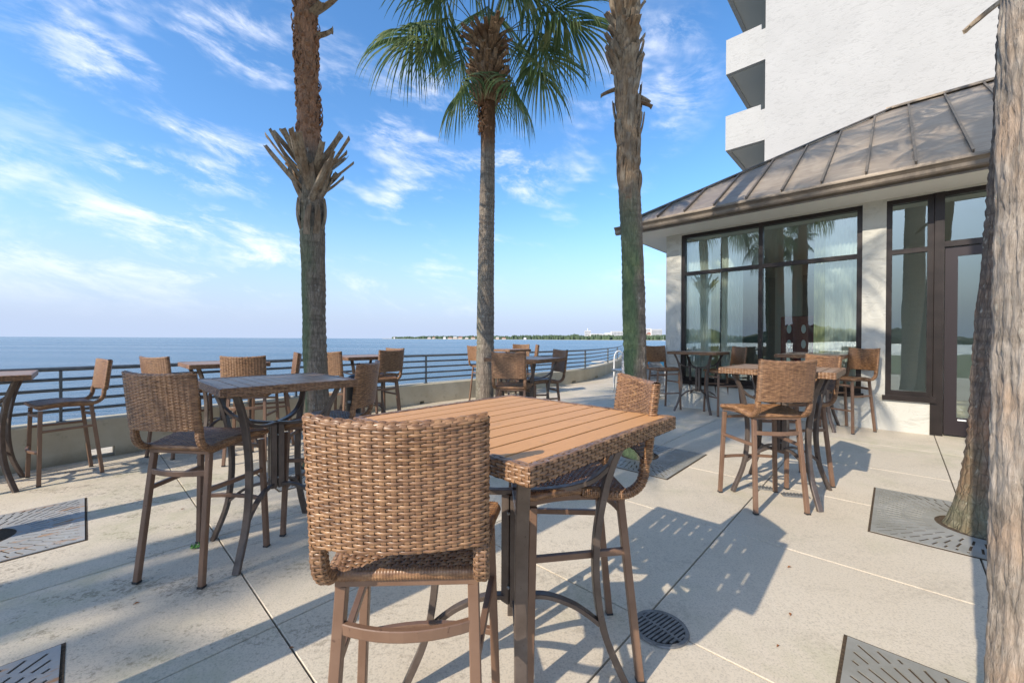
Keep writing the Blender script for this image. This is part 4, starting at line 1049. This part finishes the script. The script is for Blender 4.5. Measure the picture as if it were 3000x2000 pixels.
hs=[(1252,1262,'t'),(1266,1276,'t'),(1298,1306,'w'),(1312,1324,'t'),(1326,1340,'t'),(1342,1356,'t'),(1362,1372,'t'),(1380,1392,'t'),(1452,1462,'t'),(1470,1482,'t'),(1534,1542,'w'),(1153,1157,'w')]
for i,(a,b,k) in enumerate(hs):
    d=lerpd(a)+6; yh=993+.0049*(a-1500)
    fbuild(a,b,yh-2.6-(i%3)*.8,d,'r' if i%2 else 'w','small %s house on the far shore, %s from the left along the beach'%('cream' if k=='t' else 'white',['first','second','third','fourth','fifth','sixth','seventh','eighth','ninth','tenth','eleventh','twelfth'][sorted(h[0] for h in hs).index(a)]),'far_house',mat='fart' if k=='t' else 'farw',cat_='house')
c=far(1944,1500); r=empty('sailboat',(c.x,c.y,-2.1),0,'white moored sailboat with a bare mast beside the building corner','boat')
m=MB(); m.add([(-6,0,0),(6,-1.5,0),(6,1.5,0),(-6.8,0,1.6),(6.2,-1.9,1.4),(6.2,1.9,1.4)],[(0,1,4,3),(0,3,5,2),(1,2,5,4),(3,4,5)]); m.build('hull',M['white'],r)
m=MB(); m.tube([(0,0,1.4),(0,0,17)],.22,6); m.build('mast',M['white'],r)
# shore behind the camera, mirrored in the glass
m=MB()
for i in range(900):
    a=R(rf_.uniform(196,236)); d=rf_.uniform(900,1050); p=Vector((math.cos(a)*d,math.sin(a)*d,-2)); blob(m,p,rf_.uniform(10,22),rf_.uniform(12,24)*(1+.8*noise.noise(Vector((a*9,0,0)))),rf_)
tag(m.build('opposite_woods',M['woods']),'distant tree line across the water mirrored in the glass','woods',kind='stuff')

# ------------------------------------------------------------------ light, sky, camera
SUN_EL=R(33.0); sx,sy=-.74,-.673
sd=Vector((sx*math.cos(SUN_EL),sy*math.cos(SUN_EL),math.sin(SUN_EL)))
L=bpy.data.lights.new('sun','SUN'); L.energy=3.3; L.angle=R(.55); L.color=(1.,.89,.74)
lo=bpy.data.objects.new('sun',L); C.objects.link(lo); lo.rotation_euler=sd.to_track_quat('Z','Y').to_euler(); lo.location=(-20,-20,30)
W=bpy.data.worlds.new('World'); SC.world=W; W.use_nodes=True; nt=W.node_tree; nt.nodes.clear()
def N(t,**k):
    n=nt.nodes.new(t)
    for a,b in k.items(): setattr(n,a,b)
    return n
def lk(a,b): nt.links.new(a,b)
out=N('ShaderNodeOutputWorld'); bg=N('ShaderNodeBackground'); bg.inputs[1].default_value=.15; lk(bg.outputs[0],out.inputs[0])
sky=N('ShaderNodeTexSky',sky_type='NISHITA'); sky.sun_disc=False; sky.sun_elevation=SUN_EL; sky.sun_rotation=math.atan2(sx,sy); sky.altitude=0; sky.air_density=1.0; sky.dust_density=.7; sky.ozone_density=3.0
hs_=N('ShaderNodeHueSaturation'); hs_.inputs['Saturation'].default_value=1.2; hs_.inputs['Value'].default_value=1.18; lk(sky.outputs[0],hs_.inputs['Color'])
tc=N('ShaderNodeTexCoord'); sp=N('ShaderNodeSeparateXYZ'); lk(tc.outputs['Generated'],sp.inputs[0])
def mth(op,a,b=0.,c=None,clamp=False):
    n=N('ShaderNodeMath',operation=op,use_clamp=clamp)
    for i,v in enumerate((a,b,c)):
        if v is None: continue
        if hasattr(v,'links'): lk(v,n.inputs[i])
        else: n.inputs[i].default_value=v
    return n.outputs[0]
den=mth('MAXIMUM',mth('ADD',sp.outputs[2],.10),.05); cx=mth('DIVIDE',sp.outputs[0],den); cy=mth('DIVIDE',sp.outputs[1],den)
cb=N('ShaderNodeCombineXYZ'); lk(sp.outputs[0],cb.inputs[0]); lk(sp.outputs[1],cb.inputs[1]); lk(mth('ADD',mth('MULTIPLY',sp.outputs[2],2.6),mth('MULTIPLY',sp.outputs[0],.45)),cb.inputs[2])
def nz(scale,detail,rough,sc=(1,1,1),rot=0,loc=(0,0,0),dist=0):
    mp=N('ShaderNodeMapping'); mp.inputs['Scale'].default_value=sc; mp.inputs['Rotation'].default_value=(0,0,rot); mp.inputs['Location'].default_value=loc; lk(cb.outputs[0],mp.inputs[0])
    t=N('ShaderNodeTexNoise'); t.inputs['Scale'].default_value=scale; t.inputs['Detail'].default_value=detail; t.inputs['Roughness'].default_value=rough; t.inputs['Distortion'].default_value=dist; lk(mp.outputs[0],t.inputs['Vector']); return t.outputs[0]
def rmp(f,a,b,c0=0.,c1=1.):
    t=N('ShaderNodeValToRGB'); e=t.color_ramp.elements; e[0].position=a; e[1].position=b; e[0].color=(c0,)*3+(1,); e[1].color=(c1,)*3+(1,); t.color_ramp.interpolation='EASE'; lk(f,t.inputs[0]); return t.outputs[0]
nrmz=N('ShaderNodeVectorMath',operation='NORMALIZE'); lk(tc.outputs['Generated'],nrmz.inputs[0])
cov=None
for (ax,ex,rad,wt) in ((-.75,.62,.22,.9),(-.62,.50,.14,.8),(-.80,.36,.16,.95),(-.62,.30,.16,1.),(-.45,.26,.12,.7),(-.75,.17,.15,.9),(-.95,.18,.2,.8),(-.25,.30,.14,.8),(-.22,.50,.14,.8),(-.12,.33,.15,1.),(-.02,.36,.14,.9),(.05,.28,.1,.7),(-.30,.16,.12,.8),(-.12,.14,.12,.8),(.22,.40,.10,.6),(.34,.62,.12,.8),(.25,.52,.1,.6),(.30,.14,.08,.5),(-1.2,.12,.25,.7),(-.45,.6,.1,.5),(-.35,.40,.1,.7),(.10,.25,.07,.5)):
    d_=Vector((ax,1,ex)).normalized(); vm=N('ShaderNodeVectorMath',operation='DOT_PRODUCT'); lk(nrmz.outputs[0],vm.inputs[0]); vm.inputs[1].default_value=d_
    q_=rmp(vm.outputs['Value'],math.cos(rad*1.25),1.-(1-math.cos(rad*1.25))*.12,0.,wt)
    cov=q_ if cov is None else mth('MAXIMUM',cov,q_)
gen=rmp(nz(2.2,3,.5,(1.,1,1),0,(2.3,1.1,0)),.45,.62); back=rmp(sp.outputs[1],.45,.55,.8,0.) if False else rmp(mth('MULTIPLY_ADD',sp.outputs[1],-.5,.5),.5,.7)
cov=mth('MAXIMUM',cov,mth('MULTIPLY',gen,back))
cov=mth('MULTIPLY',cov,rmp(nz(3.4,4,.6,(1,1,1),0,(5,5,0)),.43,.57,.0,1.))
wis=rmp(nz(6.0,11,.66,(1,1,1),0,(0,4,0),.35),.42,.66)
rip=rmp(nz(17,5,.65,(1,1,1.3),0),.3,.7,.5,1.)
cl=mth('MULTIPLY',mth('MULTIPLY',cov,wis),rip)
cl=mth('MULTIPLY',cl,rmp(sp.outputs[2],.02,.16)); cl=mth('MULTIPLY',cl,.95,clamp=True)
# low bank of haze and small cumulus at the horizon
hz=mth('POWER',rmp(sp.outputs[2],-.02,.36,1.,0.),1.4)
mx1=N('ShaderNodeMix',data_type='RGBA'); lk(hz,mx1.inputs[0]); lk(hs_.outputs[0],mx1.inputs[6]); mx1.inputs[7].default_value=(2.45,2.95,3.95,1)
mx=N('ShaderNodeMix',data_type='RGBA'); lk(cl,mx.inputs[0]); lk(mx1.outputs[2],mx.inputs[6]); mx.inputs[7].default_value=(5.0,5.2,5.8,1)
lk(mx.outputs[2],bg.inputs[0])
cam=bpy.data.cameras.new('camera'); co=bpy.data.objects.new('camera',cam); C.objects.link(co); SC.camera=co
cam.sensor_width=36; cam.lens=36*1187.5/3000; cam.clip_start=.05; cam.clip_end=60000
co.matrix_world=Matrix.Translation((0,0,1.345))@(Matrix.Rotation(R(90-.338),4,'X')@Matrix.Rotation(.0049,4,'Z'))
vs_=SC.view_settings; vs_.view_transform='Standard'; vs_.look='None'; vs_.exposure=0.68; vs_.gamma=1
SC.cycles.max_bounces=8; SC.cycles.transparent_max_bounces=12; SC.cycles.use_denoising=True
